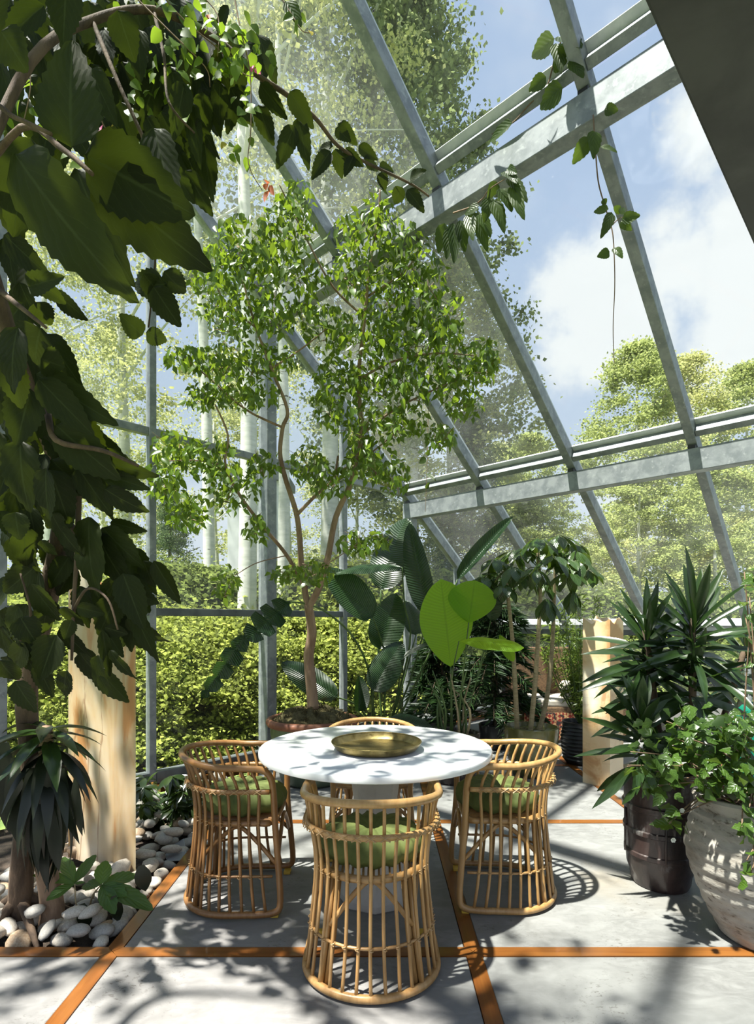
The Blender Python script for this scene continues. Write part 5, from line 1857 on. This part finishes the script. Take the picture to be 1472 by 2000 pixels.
GB = on_floor(345, 1618)
sh = tag(empty('low_shrub', GB), 'low glossy shrub against the glass wall sill among white pebbles', 'shrub')
for i in range(30):
    px, py = 335 + rnd.uniform(-1, 1) * 62, 1560 + rnd.uniform(-1, 1) * 45
    c = at(px, py, 3.85 + rnd.gauss(0, 0.10))
    if not inside(c, 0.12):
        c = at(px, py, 3.6)
    branch(sh, [GB + Vector((rnd.gauss(0, .03), rnd.gauss(0, .03), 0)), GB.lerp(c, 0.5) + Vector((0, 0, 0.06)), c], 0.005, 0.002, M['stem_green'], 'stem', 4, 5)
    for k in range(9):
        d = Vector((rnd.gauss(0, .8), rnd.gauss(0, .6) - 0.3, -0.35 + rnd.gauss(0, .4))).normalized()
        l = rnd.uniform(0.08, 0.14)
        put_leaf(sh, 'shrub', c, c + d * l, l * 0.36, (rnd.gauss(0, .3), -0.5, 1))

# ------------------------------------------------------------------ wicker daybed with kilim and bolster, side table (far corner)
BD = Vector((2.15, 6.75, 0))
bd = tag(empty('wicker_daybed', BD), 'brown wicker daybed with red patterned skirt behind the onyx pillar', 'daybed')
b = MB()
b.box(BD + Vector((0.1, 0, 0.22)), (0.62, 0, 0), (0, 0.34, 0), (0, 0, 0.19))
b.build('seat_box', M['wicker'], bd, bevel=0.02)
b = MB()
b.box(BD + Vector((0.02, -0.345, 0.17)), (0.50, 0, 0), (0, 0.008, 0), (0, 0, 0.17))
b.build('patterned_skirt', M['kilim'], bd)
b = MB()
b.box(BD + Vector((0.1, 0.36, 0.72)), (0.66, 0, 0), (0, 0.035, 0), (0, 0, 0.34))
b.build('backrest', M['wicker'], bd, bevel=0.02)
for x in (-0.55, 0.65):
    b = MB()
    b.box(BD + Vector((0.02 + x, 0.37, 0.52)), (0.03, 0, 0), (0, 0.03, 0), (0, 0, 0.52))
    b.build('back_post', M['wicker'], bd)
b = MB()
b.box(BD + Vector((0.1, -0.02, 0.445)), (0.60, 0, 0), (0, 0.31, 0), (0, 0, 0.04))
b.build('mattress', M['white_fabric'], bd, bevel=0.02)
bo = tag(empty('bolster', BD + Vector((0.20, -0.2, 0.565))), 'round cream bolster pillow with black end medallion on the wicker daybed', 'cushion')
c0 = BD + Vector((0.06, -0.30, 0.575))
b = MB()
b.tube([c0, c0 + Vector((0.12, 0.5, 0))], 0.085, 24)
bcov = b.build('bolster_cover', M['white_fabric'], bo, smooth=True, sharp=40)
b = MB()
ax = Vector((0.12, 0.5, 0)).normalized()
sx_ = ax.cross(Z).normalized()
for rr in (0.068, 0.022):
    b2 = MB()
    b2.tube([c0 - ax * 0.003 + (sx_ * math.cos(a) + Z * math.sin(a)) * rr for a in np.linspace(0, 6.283, 24, endpoint=False)], 0.005, 5, True)
    b2.build('medallion_ring', M['black_print'], bcov)
for k in range(7):
    a = k * 0.8976
    b2 = MB()
    b2.tube([c0 - ax * 0.003 + (sx_ * math.cos(a) + Z * math.sin(a)) * r for r in (0.024, 0.066)], 0.004, 5)
    b2.build('medallion_spoke', M['black_print'], bcov)
sdt = tag(empty('console_table', Vector((1.18, 7.12, 0))), 'low dark iron table in shadow behind the lime paddle plant', 'table')
b = MB()
b.box((1.18, 7.12, 0.79), (0.42, 0, 0), (0, 0.22, 0), (0, 0, 0.02))
b.build('tabletop', M['iron'], sdt, bevel=0.006)
for sx in (-1, 1):
    for sy in (-1, 1):
        b = MB()
        b.box((1.18 + sx * 0.38, 7.12 + sy * 0.18, 0.385), (0.018, 0, 0), (0, 0.018, 0), (0, 0, 0.385))
        b.build('leg', M['iron'], sdt)
for k, (dx, h, mt) in enumerate(((-0.2, 0.05, 'white_paint'), (0.12, 0.09, 'terracotta'))):
    b = MB()
    b.lathe([(0, 0), (0.06, 0), (0.075, h * 0.6), (0.07, h), (0.06, h), (0.055, 0.02), (0, 0.02)], 20, (1.18 + dx, 7.07, 0.81))
    tag(b.build('bowl', M[mt], None, smooth=True), ('small white bowl' if k == 0 else 'small terracotta bowl') + ' on the dark iron table behind the plants', 'bowl')

# ------------------------------------------------------------------ outside: aspens, spruces, bushes


def crown_mesh(name, seed, mat, clumps, per, shape, leaf, spread):
    """unit crown: clump centres from shape(u) -> radius at height u, gathered leaves"""
    r = np.random.default_rng(seed)
    C, D = [], []
    for _ in range(clumps):
        u = r.random() ** 0.85
        rad = shape(u) * (0.35 + 0.65 * r.random() ** 0.5)
        a = r.random() * 6.283
        c = np.array((rad * math.cos(a), rad * math.sin(a), u))
        n = per
        C.append(c + r.normal(size=(n, 3)) * np.array((spread, spread, spread * 0.55)) * (0.6 + 0.8 * r.random()))
        D.append(r.normal(size=(n, 3)) * 0.8 + np.array((0, 0, -0.4)))
    C, D = np.concatenate(C), np.concatenate(D)
    return leaf_cloud(name, mat, C, D, leaf * (0.7 + 0.6 * r.random(len(C))), 0.85, 'mesh', 0.1, 4)


def aspen_shape(u):
    return 0.20 * (math.sin(math.pi * min(1, 0.12 + 0.88 * u) ** 0.8) ** 0.7) + 0.01


def spruce_shape(u):
    return 0.19 * (1 - u) ** 0.85 + 0.005


def bush_shape(u):
    return 0.62 * math.sqrt(max(0.02, 1 - (u * 0.98) ** 2))


ASP = [crown_mesh('aspen_crown', s, M['aspen_leaf' if s != 2 else 'aspen_pale'], 250, 150, aspen_shape, 0.0072, 0.0155) for s in (1, 2, 3)]
ASP.append(crown_mesh('shaded_aspen_crown', 51, M['aspen_shaded'], 250, 150, aspen_shape, 0.0072, 0.0155))
AIRY = [crown_mesh('airy_aspen_crown', s, M['aspen_pale'], 120, 130, aspen_shape, 0.0066, 0.018) for s in (41, 42)]
SPR = [crown_mesh('spruce_crown', 8, M['spruce_leaf'], 260, 120, spruce_shape, 0.0075, 0.020)]
BSH = [crown_mesh('bush_crown', s, M[m], 200, 260, bush_shape, 0.026, 0.07) for s, m in ((5, 'bush_leaf'), (6, 'bush_leaf'), (7, 'bush_dark'))]


def ground_z(x, y):
    q = Vector((x, y, 0)) - CN
    dist = max(0, max(-q.dot(Rd), q.dot(Ld) - EAVE))
    return -0.16 - 0.10 * min(dist, 3) + 0.02 * max(0, dist - 8) + 0.25 * math.sin(x * 0.3) * math.cos(y * 0.27) * min(1, dist / 5)


def tree(px, Y, top_py, wide, base, lab, name='aspen_tree', kinds=ASP, which=0, bark='aspen_bark', group=None, rad=None, lean=0.0, cat='tree'):
    """trunk foot seen at px, depth Y; crown from height base (fraction) up to the pixel row top_py"""
    x = (px - CX) / FPX * Y
    z0 = ground_z(x, Y) - 0.1
    ztop = EYE + (HY - top_py) / FPX * Y
    H = ztop - z0
    root = tag(empty(name, (x, Y, z0)), lab, cat, group)
    r = rad or H * 0.011 + 0.03
    top = Vector((x + lean, Y, z0 + H * 0.96))
    foot = Vector((x, Y, z0))
    branch(root, [foot, foot.lerp(top, 0.3) + Vector((0.06, 0, 0)), foot.lerp(top, 0.6) + Vector((-0.05, 0, 0)), top], r, r * 0.15, M[bark], 'trunk', 6, 10)
    ch = H * (1 - base)
    m = Matrix.Translation((x + lean * base, Y, z0 + H * base)) @ Matrix.Rotation(rnd.uniform(0, 6.28), 4, 'Z') @ Matrix.Diagonal((ch * wide, ch * wide, ch, 1))
    o = link('crown', kinds[which], root, m)
    o['kind'] = 'stuff'
    if kinds is not BSH:
        for k in range(6):
            t = base + (0.75 - base) * (k + rnd.random()) / 6
            p = foot.lerp(top, t)
            a = rnd.uniform(0, 6.28)
            L = H * 0.10 * wide * 1.3
            branch(root, [p, p + Vector((math.cos(a) * L * .5, math.sin(a) * L * .5, L * .35)), p + Vector((math.cos(a) * L, math.sin(a) * L, L * .6))], r * 0.22, r * 0.06, M[bark], 'limb', 3, 5)
    return root


# pale trunks close to the gable glass
tree(478, 8.6, -900, 1.0, 0.48, 'thick pale aspen trunk just outside the gable glass left of the steel post', kinds=AIRY, which=1, rad=0.165)
tree(412, 10.5, -700, 1.0, 0.42, 'slim leaning pale aspen trunk left of the thick one outside the gable', kinds=AIRY, which=0, rad=0.13, lean=-0.5)
tree(548, 9.6, -650, 1.1, 0.40, 'pale aspen trunk showing right of the steel post behind the fig', kinds=AIRY, which=0, rad=0.12)
# tall trees rising over the gable and roof
tree(640, 13.5, -420, 1.15, 0.34, 'very tall aspen rising over the left half of the glass roof', which=3)
tree(240, 14.0, 60, 1.1, 0.2, 'tall aspen seen through the upper gable glass behind the large-leaved tree', kinds=AIRY, which=1)
tree(90, 12.5, 300, 1.1, 0.2, 'aspen beyond the left end of the gable behind dark leaves', kinds=AIRY, which=0)
tree(800, 15.0, -60, 0.95, 0.22, 'tall aspen whose crown edge meets blue sky above the fig', which=3)
tree(880, 16.5, 520, 1.3, 0.10, 'mid-height aspen behind the second roof bay right of the fig', which=1)
tree(560, 19.0, 560, 1.2, 0.1, 'dense aspen behind the trunk of the fig tree', kinds=AIRY, which=0)
tree(420, 20.0, 700, 1.2, 0.05, 'aspen filling the gable gaps beyond the pale trunks', kinds=AIRY, which=1)
tree(700, 18.0, 820, 1.3, 0.05, 'aspen low behind the corner post', kinds=AIRY, which=0)
tree(200, 19.0, 640, 1.3, 0.05, 'aspen far left behind the onyx slab', kinds=AIRY, which=1)
tree(335, 11.8, 960, 1.0, 0.05, 'dark spruce just outside the gable left of the pale trunks', 'spruce_tree', SPR, 0, 'bark_dark')
tree(925, 14.0, 800, 1.1, 0.06, 'dark-leaved spruce beside the lower roof rafter', 'spruce_tree', SPR, 0, 'bark_dark')
# right-hand group beyond the eaves
tree(1245, 19.0, 676, 1.25, 0.06, 'tallest aspen beyond the eaves, its top under the white cloud', which=0)
tree(1345, 20.0, 700, 1.2, 0.06, 'yellowish aspen just right of the tallest one beyond the eaves', which=1)
tree(1460, 21.0, 712, 1.25, 0.06, 'aspen beyond the eaves at the right frame edge', which=2)
tree(1035, 21.0, 850, 1.2, 0.05, 'small distant aspen seen above the lower beam', which=0)
tree(975, 24.0, 872, 1.1, 0.05, 'smallest distant aspen above the lower beam', which=1)
tree(1250, 13.5, 905, 1.35, 0.02, 'broad aspen filling the middle lower roof pane', which=2)
tree(1400, 13.0, 890, 1.45, 0.02, 'broad aspen filling the right lower roof pane', which=0)
tree(1180, 16.0, 1010, 1.3, 0.02, 'low aspen left of the broad ones beyond the eaves', which=1)
tree(1040, 14.0, 980, 1.35, 0.02, 'aspen behind the umbrella tree crown', which=0)
tree(870, 14.5, 1000, 1.3, 0.02, 'aspen behind the slanted rafter foot near the corner post', which=2)
tree(1500, 17.0, 860, 1.4, 0.02, 'aspen just beyond the right frame edge', which=1)
# a loose aspen outside behind the viewer's left shoulder: it dapples the front of the floor
THIN = [crown_mesh('thin_aspen_crown', 31, M['aspen_leaf'], 40, 60, aspen_shape, 0.0085, 0.018)]
for x, y, top, wide, lab in ((-4.5, -2.3, 17.5, 1.15, 'loose-leaved aspen outside behind the viewer, shading the front floor'), (-6.3, -1.5, 15.0, 1.0, 'second loose-leaved aspen outside, left of the viewer')):
    root = tag(empty('aspen_tree', (x, y, -0.4)), lab, 'tree')
    branch(root, [(x, y, -0.4), (x + .1, y, 5), (x - .05, y, 10), (x, y, top)], 0.16, 0.02, M['aspen_bark'], 'trunk')
    o = link('crown', THIN[0], root, Matrix.Translation((x, y, 6.5)) @ Matrix.Diagonal(((top - 6.5) * wide, (top - 6.5) * wide, top - 6.5, 1)))
    o['kind'] = 'stuff'
# bushes
BU = [(330, 6.9, 1230, 1.3, 0, 'bright bush pressing against the lower gable glass by the left mullion'), (400, 7.6, 1205, 1.3, 1, 'sunlit bush outside the gable between mullion and pale trunk'),
      (470, 7.3, 1290, 1.3, 0, 'low sunlit bush at the foot of the thick pale trunk'), (265, 6.4, 1260, 1.2, 1, 'bush outside the gable behind the onyx slab'), (590, 8.6, 1210, 1.3, 0, 'bright bush outside the gable behind the sage pot'),
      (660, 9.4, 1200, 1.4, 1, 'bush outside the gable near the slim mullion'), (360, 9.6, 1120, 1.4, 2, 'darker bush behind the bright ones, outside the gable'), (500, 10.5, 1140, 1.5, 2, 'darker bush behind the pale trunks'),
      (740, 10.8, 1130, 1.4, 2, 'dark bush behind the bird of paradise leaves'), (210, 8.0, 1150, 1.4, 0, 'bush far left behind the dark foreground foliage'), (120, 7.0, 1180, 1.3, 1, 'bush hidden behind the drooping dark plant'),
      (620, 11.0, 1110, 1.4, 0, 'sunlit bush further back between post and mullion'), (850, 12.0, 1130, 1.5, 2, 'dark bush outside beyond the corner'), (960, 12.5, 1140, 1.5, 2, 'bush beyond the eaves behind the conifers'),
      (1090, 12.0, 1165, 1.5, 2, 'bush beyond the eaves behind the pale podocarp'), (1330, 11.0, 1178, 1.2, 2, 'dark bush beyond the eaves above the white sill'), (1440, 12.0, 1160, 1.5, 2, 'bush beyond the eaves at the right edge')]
for px, Y, top, wide, wh, lab in BU:
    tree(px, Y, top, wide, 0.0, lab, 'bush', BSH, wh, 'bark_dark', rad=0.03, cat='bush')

# white shed wall glimpsed behind the pale trunks
HS = Vector((-2.45, 11.3, -0.4))
hs = tag(empty('white_shed', HS), 'pale shed corner glimpsed between the pale trunks and the steel post', 'building')
b = MB()
b.box(HS + Vector((0, 0.5, 2.3)), (0.55, 0, 0), (0, 0.5, 0), (0, 0, 2.3))
b.build('shed_wall', M['white_paint'], hs)
b = MB()
b.box(HS + Vector((0, 0.5, 4.68)), (0.65, 0, 0), (0, 0.62, 0), (0, 0, 0.08))
b.build('shed_roof', M['steel_dark'], hs)
b = MB()
b.box(HS + Vector((0.28, -0.01, 3.2)), (0.12, 0, 0), (0, 0.02, 0), (0, 0, 0.7))
b.build('window', M['steel_dark'], hs)

# teal jar at the right edge
TJ = Vector((2.47, 3.70, 0))
tj = tag(empty('ceramic_jar', TJ), 'tall emerald ceramic jar half hidden behind the leaves at the right edge', 'jar')
m_, N_ = new_mat('emerald glaze')
finish(N_, bsdf(N_, (0.005, 0.16, 0.10), 0.25, 0, 0.5, coat=0.4))
b = MB()
b.lathe([(0, 0), (0.10, 0), (0.13, 0.1), (0.15, 0.4), (0.14, 0.65), (0.10, 0.78), (0.105, 0.84), (0.09, 0.84), (0.08, 0.78)], 32, TJ)
b.build('jar_body', m_, tj, smooth=True)
